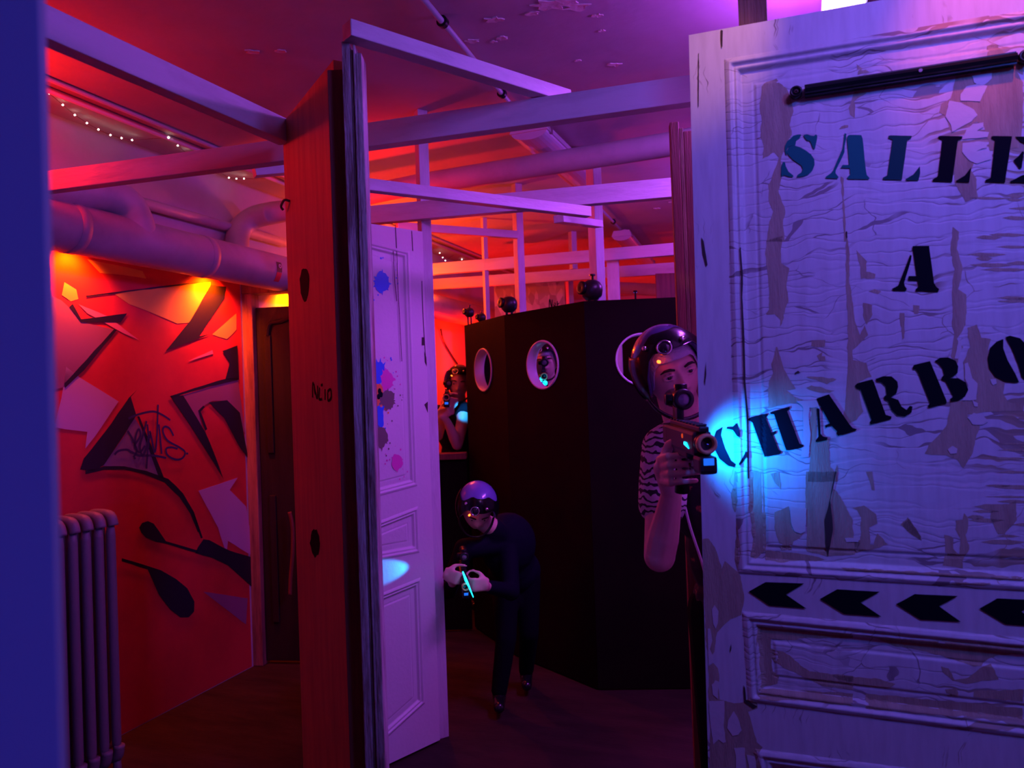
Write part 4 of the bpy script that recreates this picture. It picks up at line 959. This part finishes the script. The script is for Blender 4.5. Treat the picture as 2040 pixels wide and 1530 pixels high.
def head_mesh(bm, mtx, s=1.0, seg=72, rings=72):
    rr = []
    for i in range(1, rings):
        t = PI * i / rings
        rr.append([bm.verts.new(mtx @ (head_point(t, 2 * PI * j / seg) * s)) for j in range(seg)])
    top = bm.verts.new(mtx @ (head_point(0, 0) * s)); bot = bm.verts.new(mtx @ (head_point(PI, 0) * s))
    for a, b in zip(rr, rr[1:]):
        for j in range(seg): bm.faces.new((a[j], b[j], b[(j + 1) % seg], a[(j + 1) % seg]))
    for j in range(seg):
        bm.faces.new((top, rr[0][j], rr[0][(j + 1) % seg])); bm.faces.new((rr[-1][j], bot, rr[-1][(j + 1) % seg]))
    for sx in (-1, 1):
        ell(bm, mtx @ (Vector((sx * .075, .018, -.012)) * s), (.009 * s, .017 * s, .031 * s), mtx.to_3x3() @ Matrix.Rotation(.25, 3, 'X'))
def hand(bm, C, U, F_, N, s=1.0, curl=(.9, 1.1, .8), thumb=1.0):
    """C palm centre, U toward index/thumb side, F_ finger direction, N palm-facing direction"""
    C = Vector(C); U = Vector(U).normalized(); F_ = (Vector(F_) - U * Vector(F_).dot(U)).normalized(); N = (Vector(N) - U * Vector(N).dot(U) - F_ * Vector(N).dot(F_)).normalized()
    lens = [(.0285, .040, .026, .020), (.0095, .044, .028, .021), (-.0095, .040, .026, .020), (-.0275, .031, .020, .018)]
    for u, a, b, c in lens:
        rt = C + U * u * s + F_ * .032 * s
        capsule(bm, C + U * u * s * .8 - F_ * .042 * s, rt, .0125 * s, .0095 * s, 10)
        ang = 0; p = rt; r = .0078 * s * (1 if u > -.02 else .88)
        for k, ln in enumerate((a, b, c)):
            ang += curl[k]; d = F_ * math.cos(ang) + N * math.sin(ang); q = p + d * ln * s
            capsule(bm, p, q, r, r * .9, 10); p = q; r *= .92
    p = C - F_ * .028 * s + U * .026 * s + N * .004 * s
    for ln, d, r in ((.036, U * .75 + F_ * .55 + N * .35 * thumb, .0125), (.030, U * .30 + F_ * .85 + N * .55 * thumb, .0105), (.024, F_ * .9 + N * .75 * thumb - U * .05, .0092)):
        q = p + d.normalized() * ln * s; capsule(bm, p, q, r * s, r * .88 * s, 10); p = q
def bake(bm, name, mt, parent, voxel, smooth=3):
    me = bpy.data.meshes.new(name); bm.to_mesh(me); bm.free()
    o = bpy.data.objects.new(name, me); COL.objects.link(o)
    r = o.modifiers.new('r', 'REMESH'); r.mode = 'VOXEL'; r.voxel_size = voxel; r.use_smooth_shade = True
    q = o.modifiers.new('s', 'SMOOTH'); q.factor = .5; q.iterations = smooth
    bpy.context.view_layer.update()
    dg = bpy.context.evaluated_depsgraph_get(); nm = bpy.data.meshes.new_from_object(o.evaluated_get(dg)); o.modifiers.clear(); o.data = nm
    nm.materials.clear(); nm.materials.append(mt)
    nm.polygons.foreach_set('use_smooth', [True] * len(nm.polygons))
    if parent: child(o, parent)
    return o
def limb(bm, pts, rs):
    for (a, b, ra, rb) in zip(pts, pts[1:], rs, rs[1:]): capsule(bm, a, b, ra, rb)
SHELL = mat('helmet_shell', (.05, .05, .16), .18, coat=.6)
SHELLB = mat('helmet_black', (.010, .010, .012), .22, coat=.4)
NETM = mat('hair_net', (.55, .54, .58), .85, bump=.6, bsc=120)
EYEW = mat('eye_white', (.55, .5, .5), .2); IRIS = mat('eye_iris', (.02, .012, .012), .15); BROW = mat('eyebrow_hair', (.03, .018, .014), .9)
LEDO = mat('orange_led', (1, .3, .1), .4, emit=(1, .10, .01), es=7)
CYAN = mat('cyan_led', (.2, .8, 1), .4, emit=(.0, .55, 1.0), es=7)
def helmet(par, mtx, s=1.0, front=1.15, side=2.0, net=True, shell=SHELL):
    C0 = Vector((0, .014, .016))
    def dome(r, f, sd, bk, name, mt, thick, p0=0, parent=par, zs=1.0, rim=0):
        bm = bmesh.new(); n, mrow = 40, 16; rows = []
        for i in range(mrow + 1):
            row = []
            for j in range(n):
                p = 2 * PI * j / n; c = math.cos(p)       # c=1 front
                lim = f if c > .75 else (f + (sd - f) * min(1, (.75 - c) / .35)) if c > .0 else sd + (bk - sd) * min(1, -c)
                lo = p0 * lim; t = lo + (lim - lo) * i / mrow
                row.append(bm.verts.new(mtx @ ((C0 + Vector((math.sin(t) * math.sin(p) * r[0], -math.sin(t) * math.cos(p) * r[1], math.cos(t) * r[2] * zs))) * s)))
            rows.append(row)
        for a, b in zip(rows, rows[1:]):
            for j in range(n): bm.faces.new((a[j], b[j], b[(j + 1) % n], a[(j + 1) % n]))
        if p0 == 0: bmesh.ops.remove_doubles(bm, verts=bm.verts, dist=1e-5)
        g = bmesh.ops.solidify(bm, geom=bm.faces[:], thickness=thick)
        o = obj(name, bm, mt, None, True); return child(o, parent)
    hroot = dome((.104, .126, .122), front, side, 2.05, 'helmet', shell, .012 * s)
    band = dome((.109, .131, .126), front + .06, side + .05, 2.1, 'helmet_band', SHELLB, .006 * s, .50, par)
    if net: dome((.080, .103, .108), front + .30, side - .1, 2.1, 'hair_net', NETM, .002 * s)
    for az, el, r, ln, mt, nm in ((-.28, 1.02, .017, .012, M['glassy'], 'sensor_lens'), (.32, .95, .008, .012, M['chrome'], 'sensor_stud'), (-.85, .92, .007, .012, M['chrome'], 'sensor_stud'), (-.52, 1.26, .0045, .007, LEDO, 'helmet_led')):
        d = Vector((math.sin(el) * math.sin(az), -math.sin(el) * math.cos(az), math.cos(el)))
        c = C0 + Vector((d.x * .108, d.y * .130, d.z * .125)); bm = bmesh.new()
        lathe(bm, [(r, -.004), (r, ln * .7), (r * .8, ln), (0, ln)], mtx @ (c * s), (mtx.to_3x3() @ d), 20); bmesh.ops.scale(bm, verts=bm.verts, vec=(1, 1, 1))
        child(obj(nm, bm, mt, None, True), par)
        if nm == 'sensor_lens':
            bm = bmesh.new(); lathe(bm, [(r, ln * .5), (r * 1.25, ln * .5), (r * 1.25, ln * 1.0), (r, ln * 1.05), (r, ln * .5)], mtx @ (c * s), (mtx.to_3x3() @ d), 24); child(obj('lens_ring', bm, M['chrome'], None, True), par)
    bm = bmesh.new(); tube(bm, [mtx @ (Vector(p) * s) for p in smooth_path([(-.088, -.005, -.045), (-.075, -.03, -.085), (-.04, -.055, -.118), (0, -.06, -.126), (.04, -.055, -.118), (.075, -.03, -.085), (.088, -.005, -.045)], 4)], .006 * s, 6)
    child(obj('chin_strap', bm, SHELLB, None, True), par)
def human(name, label, J, mtx, s=1.0, vox=.007, hands=(), shirt=None, trousers=None, hs=1.0, sleeve=None, sleevem=None, group=None, bulk=1.0):
    """J: joints in world space, mtx: head matrix"""
    t = empty('person', (J['pel'].x, J['pel'].y, 0)); tag(t, label, 'person', group)
    bm = bmesh.new(); head_mesh(bm, mtx, hs)
    for sx in (-1, 1):
        for zz, yy, rr in ((.0068, -.0745, .0036), (-.0078, -.0725, .0030)):
            lp = [mtx @ (Vector((sx * (.031 + dx), yy + dy, zz - abs(dx) * .22 * (1 if zz > 0 else -1))) * hs) for dx, dy in ((-.015, .004), (-.005, .0), (.006, .001), (.016, .009))]
            for a_, b_ in zip(lp, lp[1:]): capsule(bm, a_, b_, rr * hs, rr * hs, 8)
    nk = mtx @ Vector((0, .025, -.07)); base = J['neck']
    limb(bm, [nk, base], [.056 * s, .060 * s])
    ch, pe = J['chest'], J['pel']; ax = (J['sL'] - J['sR']).normalized()
    rotm = Matrix((ax, Vector((0, 0, 1)).cross(ax).normalized(), Vector((0, 0, 1)))).transposed()
    def torso(bm, k):
        k = k * (bulk if k > 1 else 1)
        ell(bm, ch, (.165 * s * k, .115 * s * k, .17 * s * k), rotm); ell(bm, (ch + pe) / 2, (.138 * s * k, .10 * s * k, .17 * s * k), rotm); ell(bm, pe, (.155 * s * k, .115 * s * k, .13 * s * k), rotm)
        capsule(bm, J['sL'], J['sR'], .055 * s * k, .055 * s * k); capsule(bm, base, (J['sL'] + ch) / 2, .055 * s * k, .06 * s * k); capsule(bm, base, (J['sR'] + ch) / 2, .055 * s * k, .06 * s * k)
    torso(bm, 1)
    for q in 'LR':
        limb(bm, [J['s' + q], J['e' + q], J['w' + q]], [.052 * s, .041 * s, .026 * s]); m_ = J['e' + q].lerp(J['w' + q], .3); limb(bm, [J['e' + q], m_, J['w' + q]], [.040 * s, .041 * s, .027 * s])
        limb(bm, [J['h' + q], J['k' + q], J['a' + q]], [.085 * s, .056 * s, .038 * s]); m_ = J['k' + q].lerp(J['a' + q], .3); capsule(bm, J['k' + q], m_, .054 * s, .056 * s)
        fd = (J.get('toe', Vector((0, -1, 0)))).normalized(); capsule(bm, J['a' + q] - Vector((0, 0, .03 * s)) - fd * .03 * s, J['a' + q] - Vector((0, 0, .04 * s)) + fd * .12 * s, .034 * s, .028 * s)
    for kw_ in hands:
        hand(bm, **kw_); capsule(bm, kw_['w'] if 'w' in kw_ else kw_['C'], kw_['C'], .02, .02) if False else None
    for q, hk in zip(J.get('hk', ''), hands):
        capsule(bm, J['w' + q], Vector(hk['C']) - Vector(hk['F_']).normalized() * .035 * hk.get('s', 1), .026 * s, .024 * s)
    body = bake(bm, 'body', M['skin'], t, vox)
    # clothes
    bm = bmesh.new(); torso(bm, 1.07)
    for q in 'LR':
        m_ = J['s' + q].lerp(J['e' + q], sleeve[q] if isinstance(sleeve, dict) else (sleeve or .55)); capsule(bm, J['s' + q], m_, .062 * s, .056 * s)
        if sleeve and not isinstance(sleeve, dict) and sleeve > 1: limb(bm, [J['s' + q], J['e' + q], J['e' + q].lerp(J['w' + q], .85)], [.062 * s, .052 * s, .040 * s])
    bake(bm, 'shirt', shirt, t, vox * 1.2, 3)
    bm = bmesh.new(); ell(bm, pe, (.165 * s, .125 * s, .135 * s), rotm)
    for q in 'LR': limb(bm, [J['h' + q], J['k' + q], J['a' + q] + Vector((0, 0, .02 * s))], [.095 * s, .068 * s, .052 * s])
    bake(bm, 'trousers', trousers, t, vox * 1.5, 3)
    for q in 'LR':
        fd = (J.get('toe', Vector((0, -1, 0)))).normalized(); bm = bmesh.new(); a = J['a' + q]
        capsule(bm, a - Vector((0, 0, .03 * s)) - fd * .035 * s, a - Vector((0, 0, .032 * s)) + fd * .13 * s, .042 * s, .036 * s); capsule(bm, a + Vector((0, 0, .0)), a - Vector((0, 0, .03)), .045 * s, .043 * s)
        bake(bm, 'shoe', SHELLB, t, .008, 2)
    for sx in (-1, 1):
        bm = bmesh.new(); c = mtx @ (Vector((sx * .031, -.0615, -.001)) * hs); bmesh.ops.create_uvsphere(bm, u_segments=16, v_segments=10, radius=.0118 * hs, matrix=Matrix.Translation(c)); e = child(obj('eye', bm, EYEW, None, True), t)
        bm = bmesh.new(); f_ = mtx.to_3x3() @ Vector((0, -1, 0)); lathe(bm, [(.0058 * hs, .0), (.0045 * hs, .0018), (0, .0026)], c + f_ * .0103 * hs, f_, 14); obj('iris', bm, IRIS, e, True).matrix_parent_inverse = e.matrix_world.inverted() if False else Matrix.Identity(4)
        bm = bmesh.new()
        tube(bm, [mtx @ (Vector((sx * x, -y, z)) * hs) for x, y, z in ((.014, .0855, .017), (.027, .084, .0215), (.040, .077, .021), (.050, .066, .015))], [.0028, .0042, .0036, .0014], 8)
        child(obj('eyebrow', bm, BROW, None, True), t)
    return t
def headm(c, yaw=0, pitch=0, roll=0):
    """yaw about Z, pitch>0 looks down, roll>0 leans the crown toward -x"""
    return Matrix.Translation(Vector(c)) @ (Matrix.Rotation(yaw, 4, 'Z') @ Matrix.Rotation(pitch, 4, 'X') @ Matrix.Rotation(-roll, 4, 'Y'))

TRED = mat('gun_tan_ring', (.70, .34, .16), .45)
GUNB = mat('gun_body', (.014, .008, .009), .45)
def gun(label, muzzle, rear, s=1.0, ring=True, side_led=True, group=None):
    muzzle, rear = Vector(muzzle), Vector(rear); f = (muzzle - rear).normalized(); L_ = (muzzle - rear).length
    y = -f; z = (Vector((0, 0, 1)) - y * y.z).normalized(); x = y.cross(z)
    o = empty('laser_gun', muzzle); mm = Matrix.Identity(4)
    for i in range(3): mm[i][0] = x[i]; mm[i][1] = y[i]; mm[i][2] = z[i]; mm[i][3] = muzzle[i]
    o.matrix_world = mm; tag(o, label, 'toy gun', group)
    def T(name, bm, mt, sm=False, par=o): return obj(name, bm, mt, par, sm)
    bm = bmesh.new(); box(bm, (-.021, .035, -.030), (.021, L_, .024), .008); box(bm, (-.018, L_ * .35, -.045), (.018, L_ * .8, -.02), .006); T('gun_body', bm, GUNB)
    bm = bmesh.new(); lathe(bm, [(.019, .04), (.0215, .03), (.0215, .012), (.0145, .012), (.0145, .03)], (0, 0, 0), (0, 1, 0), 40); T('barrel', bm, M['blackm'], True)
    bm = bmesh.new(); lathe(bm, [(.0145, .012), (.0145, -.001), (.0165, -.004), (.0210, -.003), (.0225, .001), (.0225, .012), (.0145, .012)], (0, 0, 0), (0, 1, 0), 48); T('muzzle_ring', bm, TRED, True)
    bm = bmesh.new(); lathe(bm, [(0, .016), (.006, .014), (.0145, .012)], (0, 0, 0), (0, 1, 0), 32); T('muzzle_lens', bm, M['glassy'], True)
    bm = bmesh.new(); box(bm, (-.011, .02, .024), (.011, L_ * .95, .036), .003)
    for k in range(9): box(bm, (-.012, .04 + k * .028, .036), (.012, .052 + k * .028, .040), .001)
    T('top_rail', bm, M['black'])
    # scope
    sy = L_ * .76; sz = .087; SX = .012
    bm = bmesh.new(); lathe(bm, [(.0145, .0), (.0155, -.002), (.024, -.001), (.026, .004), (.026, .03), (.019, .045), (.019, .075), (.024, .09), (.024, .11), (.012, .11)], (SX, sy, sz), (0, 1, 0), 36)
    box(bm, (-.004, sy + .01, .038), (.014, sy + .055, sz - .015), .003)
    sc = T('scope', bm, M['black'], True)
    bm = bmesh.new(); lathe(bm, [(.016, 0), (.016, .018), (.013, .020), (0, .020)], (SX, sy + .03, sz + .018), (0, 0, 1), 24); obj('scope_turret', bm, M['blackm'], sc, True)
    bm = bmesh.new(); lathe(bm, [(.014, 0), (.014, .02), (.011, .022), (0, .022)], (SX - .018, sy + .03, sz), (-1, 0, 0), 24); obj('scope_turret', bm, M['blackm'], sc, True)
    bm = bmesh.new(); lathe(bm, [(0, -.001), (.010, .001), (.0145, .003)], (SX, sy, sz), (0, 1, 0), 28); obj('scope_lens', bm, mat('scope_glass', (.30, .28, .38), .12, coat=1), sc, True)
    # light box under the muzzle
    bm = bmesh.new(); box(bm, (-.019, -.006, -.066), (.021, .055, -.026), .009); lb = T('light_box', bm, M['black'])
    bm = bmesh.new(); box(bm, (-.011, -.0075, -.045), (.012, -.0055, -.030), .0008); obj('light_window', bm, mat('blue_window', (.05, .15, .5), .2, emit=(.01, .16, 1.0), es=.9), lb)
    if side_led:
        bm = bmesh.new(); vs = [bm.verts.new(p) for p in ((-.0225, .07, -.016), (-.0225, .11, -.010), (-.0225, .11, -.004), (-.0225, .09, -.004))]; bm.faces.new(vs); v2 = [bm.verts.new((-.0205, v.co.y, v.co.z)) for v in vs]; bm.faces.new(v2[::-1])
        for i in range(4): bm.faces.new((vs[i], v2[i], v2[(i + 1) % 4], vs[(i + 1) % 4]))
        T('side_light', bm, CYAN)
        bm = bmesh.new(); lathe(bm, [(.006, 0), (.005, .002), (0, .003)], (-.0205, L_ * .42, .008), (-1, 0, 0), 14); T('orange_light', bm, mat('dim_orange_led', (.8, .2, .03), .4, emit=(1, .09, .01), es=.5))
    bm = bmesh.new(); tube(bm, [(0, L_ * .70, -.03), (0, L_ * .76, -.14)], [.0165, .0185], 12); T('grip', bm, M['black'], True)
    bm = bmesh.new(); tube(bm, smooth_path([(0, L_ * .38, -.04), (0, L_ * .36, -.062), (0, L_ * .46, -.068), (0, L_ * .5, -.06)], 4), .003, 6); T('trigger_guard', bm, M['blackm'], True)
    bm = bmesh.new(); box(bm, (-.016, L_, -.028), (.016, L_ + .05, .02), .006); T('stock', bm, M['black'])
    if s != 1.0: o.scale = (s, s, s)
    return o
V = Vector
DARK = mat('dark_clothes', (.010, .010, .016), .9, spec=.15); NAVY = mat('navy_jacket', (.004, .004, .014), .85, spec=.12, bump=.4, bsc=20); JEAN = mat('dark_trousers', (.004, .004, .008), .95, spec=.08)
# ---- aiming player behind the stencilled door
def zebra():
    mt = bpy.data.materials.new('patterned_sleeve'); mt.use_nodes = True; nt = mt.node_tree; b = nt.nodes['Principled BSDF']
    tc = nt.nodes.new('ShaderNodeTexCoord'); w = nt.nodes.new('ShaderNodeTexWave'); w.inputs['Scale'].default_value = 16; w.inputs['Distortion'].default_value = 9; w.inputs['Detail'].default_value = 2; w.bands_direction = 'Z'
    w.inputs['Detail Scale'].default_value = 1.5
    r = nt.nodes.new('ShaderNodeMapRange'); r.inputs[1].default_value = .30; r.inputs[2].default_value = .36
    mx = nt.nodes.new('ShaderNodeMix'); mx.data_type = 'RGBA'; mx.inputs[6].default_value = (.02, .015, .03, 1); mx.inputs[7].default_value = (.62, .56, .62, 1)
    nt.links.new(tc.outputs['Object'], w.inputs[0]); nt.links.new(w.outputs[1], r.inputs[0]); nt.links.new(r.outputs[0], mx.inputs[0]); nt.links.new(mx.outputs[2], b.inputs['Base Color']); b.inputs['Roughness'].default_value = .85
    return mt
ORP = mat('black_orange_print', (.012, .010, .014), .8, nz=((.35, .10, .05), 26, .60, .66))
e0 = P(1352, 740, 2.02)
hm1 = headm((e0.x, e0.y + .088, e0.z), .10, .10, .30)
J1 = dict(neck=V((.50, 2.17, 1.43)), chest=V((.60, 2.20, 1.26)), pel=V((.66, 2.20, .93)), sR=V((.425, 2.13, 1.375)), sL=V((.76, 2.22, 1.39)),
          eR=P(1314, 1108, 1.97), wR=P(1338, 985, 1.93), eL=V((.84, 2.06, 1.12)), wL=V((.68, 1.98, 1.27)),
          hR=V((.58, 2.19, .90)), hL=V((.75, 2.21, .90)), kR=V((.56, 2.13, .49)), kL=V((.80, 2.15, .49)), aR=V((.56, 2.20, .085)), aL=V((.82, 2.22, .085)), hk='RL')
hC = V((.374, 1.862, P(1343, 938, 1.84).z))
H1 = [dict(C=hC, U=(-.05, .12, 1), F_=(.05, -1, .0), N=(1, .05, 0), s=1.13, curl=(.70, 1.0, .75), thumb=.7), dict(C=(.62, 1.95, 1.33), U=(.2, 0, 1), F_=(-.8, -.2, .5), N=(.1, 1, .2), s=1.0)]
p1 = human('person', 'person in black helmet and white hair net aiming round the stencilled door', J1, hm1, 1.0, .0031, H1, ORP, JEAN, sleeve=.35)
helmet(p1, hm1, 1.0, 1.02, 2.12)
bm = bmesh.new(); a, b_ = J1['sR'], J1['eR']; limb(bm, [a + V((.035, .0, .030)), a + V((0, -.01, .005)), a.lerp(b_, .30), a.lerp(b_, .52)], [.062, .068, .068, .066])
bake(bm, 'sleeve', zebra(), p1, .006, 3)
bm = bmesh.new(); tube(bm, smooth_path([P(1360, 990, 2.03), P(1375, 1050, 2.03), P(1398, 1120, 2.04), P(1420, 1200, 2.06)], 4), .004, 6); child(obj('strap', bm, M['enamel']), p1)
mz = P(1409, 885, 1.62)
gun('black toy gun with tan muzzle ring and scope at the stencilled door edge', mz, P(1341, 862, 1.92))
# ---- player behind the barrier
e0 = P(912, 764, 5.25)
hm2 = headm((e0.x, e0.y + .085, e0.z), .05, .05, -.12)
J2 = dict(neck=V((e0.x - .01, 5.38, 1.50)), chest=V((e0.x - .02, 5.42, 1.30)), pel=V((e0.x - .03, 5.48, .95)), sL=P(927, 817, 5.30), sR=P(872, 822, 5.40),
          eL=P(911, 886, 5.22), wL=P(890, 838, 5.12), eR=P(872, 868, 5.28), wR=P(886, 812, 5.16), hL=V((-.33, 5.48, .92)), hR=V((-.50, 5.48, .92)), kL=V((-.32, 5.44, .5)), kR=V((-.52, 5.44, .5)), aL=V((-.32, 5.5, .085)), aR=V((-.52, 5.5, .085)), hk='LR')
H2 = [dict(C=P(886, 822, 5.10), U=(-.3, 0, 1), F_=(.4, -.1, .6), N=(0, 1, .2), s=1.0), dict(C=P(892, 800, 5.14), U=(.2, 0, 1), F_=(.8, -.4, .1), N=(.3, .9, 0), s=1.0)]
p2 = human('person', 'person in a blue-topped helmet aiming from behind the black barrier', J2, hm2, .95, .008, H2, DARK, JEAN, sleeve=.02)
helmet(p2, hm2, 1.0, 1.08, 1.95, net=False)
gun('toy gun with scope raised by the player behind the barrier', P(889, 792, 4.98), P(892, 787, 5.36), 1.0, side_led=False)
# ---- face in the porthole
e0 = P(1087, 720, 4.72)
hm3 = headm((e0.x, e0.y + .085, e0.z), -.10, .06, .06)
x0 = e0.x
J3 = dict(neck=V((x0, 4.84, 1.60)), chest=V((x0 + .07, 4.97, 1.40)), pel=V((x0 + .09, 5.02, 1.0)), sR=V((x0 - .08, 5.02, 1.52)), sL=V((x0 + .20, 4.87, 1.52)), eR=V((x0 - .03, 4.84, 1.26)), eL=V((x0 + .22, 4.72, 1.26)),
          wR=V((x0 - .04, 4.66, 1.43)), wL=V((x0 + .05, 4.60, 1.42)), hR=V((x0 + .02, 5.05, .97)), hL=V((x0 + .18, 4.99, .97)), kR=V((x0 + .02, 5.02, .52)), kL=V((x0 + .20, 4.98, .52)), aR=V((x0 + .02, 5.05, .085)), aL=V((x0 + .20, 5.0, .085)), hk='RL')
mz3 = P(1084, 750, 4.40)
H3 = [dict(C=V((mz3.x - .01, 4.64, 1.50)), U=(0, 0, 1), F_=(.8, -.4, 0), N=(.3, .9, 0), s=1.0), dict(C=V((mz3.x + .02, 4.56, 1.52)), U=(0, 0, 1), F_=(-.8, -.3, .3), N=(0, 1, 0), s=1.0)]
p3 = human('person', 'person in a dark helmet looking out through the middle porthole', J3, hm3, 1.0, .008, H3, DARK, JEAN, sleeve=.5)
helmet(p3, hm3, .92, 1.0, 1.95)
gun('toy gun with glowing blue lights pointed out of the middle porthole', mz3, V((mz3.x + .01, 4.80, mz3.z + .01)), 1.0)
bm = bmesh.new()
for x, y, r in ((1077, 758, .010), (1086, 763, .014)): bmesh.ops.create_uvsphere(bm, u_segments=10, v_segments=6, radius=r, matrix=Matrix.Translation(P(x, y, 4.375)))
g3 = [o for o in COL.objects if o.name.startswith('laser_gun')][-1]
q = obj('front_light', bm, CYAN); q.parent = g3; bpy.context.view_layer.update(); q.matrix_parent_inverse = g3.matrix_world.inverted()
# ---- stooping child
e0 = P(950, 1032, 3.50)
hm4 = headm((e0.x, e0.y + .05, e0.z + .03), .12, .62, -.10)
J4 = dict(neck=V((-.11, 3.66, .90)), chest=V((-.05, 3.78, .80)), pel=V((-.02, 3.88, .64)), sR=P(925, 1085, 3.60), sL=P(1012, 1083, 3.72), eR=P(895, 1180, 3.55), wR=P(902, 1160, 3.42), eL=P(1018, 1178, 3.60), wL=P(968, 1168, 3.42),
          hR=V((-.07, 3.86, .60)), hL=V((.04, 3.90, .60)), kR=V((-.075, 3.74, .34)), kL=V((.04, 3.86, .33)), aR=P(996, 1420, 3.72), aL=V((.02, 3.98, .08)), hk='RL')
J4['aR'].z = .08; J4['sR'].z -= .02
J4['eR'] = P(893, 1175, 3.62)
H4 = [dict(C=P(901, 1148, 3.38), U=(.3, 0, 1), F_=(.8, -.5, -.1), N=(.4, .8, 0), s=.9), dict(C=P(955, 1165, 3.38), U=(.1, 0, 1), F_=(-.8, -.4, .1), N=(-.3, .8, 0), s=.9)]
p4 = human('person', 'child in a violet-topped helmet and dark clothes stooping over a toy gun', J4, hm4, .78, .008, H4, NAVY, JEAN, hs=.93, sleeve=1.01, bulk=1.12)
helmet(p4, hm4, .95, 1.05, 1.95, net=False, shell=mat('helmet_violet', (.15, .13, .45), .25, coat=.4))
g4 = gun('small dark toy gun with a cyan strip held by the stooping child', P(928, 1170, 3.30), P(918, 1120, 3.56), .8, side_led=False)
bm = bmesh.new(); tube(bm, [P(922, 1139, 3.31), P(928, 1155, 3.285), P(934, 1168, 3.27), P(943, 1190, 3.265)], [.003, .006, .004, .002], 8)
q = obj('light_strip', bm, CYAN); q.parent = g4; bpy.context.view_layer.update(); q.matrix_parent_inverse = g4.matrix_world.inverted()
# ================================================================== LIGHTS
def light(kind, name, loc, col, e, size=.1, aim=None, spot=None, blend=.5, sy=None):
    l = bpy.data.lights.new(name, kind); l.color = col; l.energy = e
    if kind == 'AREA':
        l.size = size
        if sy: l.shape = 'RECTANGLE'; l.size_y = sy
    elif kind in ('POINT', 'SPOT'): l.shadow_soft_size = size
    if kind == 'SPOT': l.spot_size = spot; l.spot_blend = blend
    o = bpy.data.objects.new(name, l); COL.objects.link(o); o.location = loc
    if aim is not None: o.rotation_euler = (Vector(aim) - Vector(loc)).to_track_quat('-Z', 'Y').to_euler()
    return o
RED = (1, .008, .0); ORG = (1, .07, .0); VIO = (.47, .055, 1.0); BLU = (.08, .09, 1.0); CY = (.0, .17, 1.0)
# red floods hidden behind the thick pipe, close to the wall
for v, e in ((2.5, 50), (3.35, 75), (4.05, 95)):
    w = UV(UL + .075, v); light('SPOT', 'red_flood', (w.x, w.y, 2.27), ORG, e, .02, aim=(*UV(UL - .12, v), 1.9), spot=2.3, blend=1)
w = UV(-2.72, 1.8); light('POINT', 'red_flood', (w.x, w.y, 2.60), RED, 18, .06)
w = UV(-2.25, 3.35); light('SPOT', 'red_flood', (w.x, w.y, 2.25), RED, 40, .04, aim=(w.x + .4, w.y + .3, 2.9), spot=2.6, blend=1)
w = UV(UL + .45, 4.75); light('POINT', 'red_flood', (w.x, w.y, 2.40), ORG, 30, .02)
light('POINT', 'red_flood', UV(UL + .35, 6.4).to_3d() + Vector((0, 0, 1.9)), RED, 45, .03)
light('POINT', 'red_flood', P(858, 580, 6.1), (1, .05, 0), 7, .02)
light('POINT', 'red_flood', UV(UL + 1.1, 8.6).to_3d() + Vector((0, 0, 1.9)), RED, 30, .03)
light('POINT', 'red_flood', UV(-.1, 9.6).to_3d() + Vector((0, 0, 1.9)), (1, .02, 0), 45, .03)
# violet lamp, front and amber lights, and added fills
light('AREA', 'violet_lamp_light', (1.19, 2.6, 2.74), VIO, 38, .12, aim=(1.19, 2.6, 0), sy=1.1).rotation_euler = (0, 0, math.atan2(1.1, .42) - PI / 2)
light('POINT', 'violet_lamp_up', (1.0, 2.4, 2.70), VIO, 20, .05)
light('POINT', 'violet_fill_far', (1.75, 4.4, 2.6), VIO, 45, .1)  # added violet fill, out of view, brightens the far boards and rails
light('AREA', 'violet_front', (.75, .62, 2.80), (.36, .12, 1.0), 9.5, .30, aim=(.35, 2.4, 1.5))
light('AREA', 'blue_front', (1.15, .15, 2.6), (.05, .115, 1.0), 14, .25, aim=(.85, 1.7, 1.5))
ap = D.hit(1425, 92); light('SPOT', 'amber_spot', (.60, 1.10, 2.80), (1, .36, .05), 17, .02, aim=D.w(*ap), spot=.42, blend=1)
ap = D.hit(1960, 10); light('SPOT', 'amber_spot', (.95, 1.05, 2.80), (1, .12, .06), 22, .02, aim=D.w(*ap), spot=.55, blend=1)
light('POINT', 'booth_glow', (.8, 4.7, 1.85), (.12, .08, 1.0), 1.2, .04)  # blue light added inside the booth to tint its interior navy
light('SPOT', 'blue_fill_back', (-.35, -1.6, 1.5), (.06, .06, 1.0), 55, .1, aim=(-.55, .48, 1.5), spot=.75, blend=.7)  # added blue fill from behind the camera, aimed at the near board
# gun lights
sp_ = D.hit(1475, 890)
light('SPOT', 'gun_light', (mz.x + .030, mz.y + .035, mz.z - .005), CY, 6.5, .006, aim=D.w(sp_[0], sp_[1]), spot=2.1, blend=.9)
light('SPOT', 'gun_light', P(888, 1122, 3.35), (0, .30, 1), 16, .006, aim=W.w(*W.hit(765, 1140)), spot=.42, blend=.6)
light('SPOT', 'gun_light', P(905, 800, 4.95), (0, .30, 1), 18, .01, aim=P(927, 820, 5.25), spot=.50, blend=.6)
light('POINT', 'gun_light', P(1072, 765, 4.33), CY, .05, .01)
world = bpy.data.worlds.new('world'); S.world = world; world.use_nodes = True
world.node_tree.nodes['Background'].inputs[0].default_value = (.10, .03, .16, 1); world.node_tree.nodes['Background'].inputs[1].default_value = .02
S.view_settings.view_transform = 'Standard'; S.view_settings.look = 'None'; S.view_settings.exposure = 0; S.view_settings.gamma = 1
S.view_settings.use_curve_mapping = False
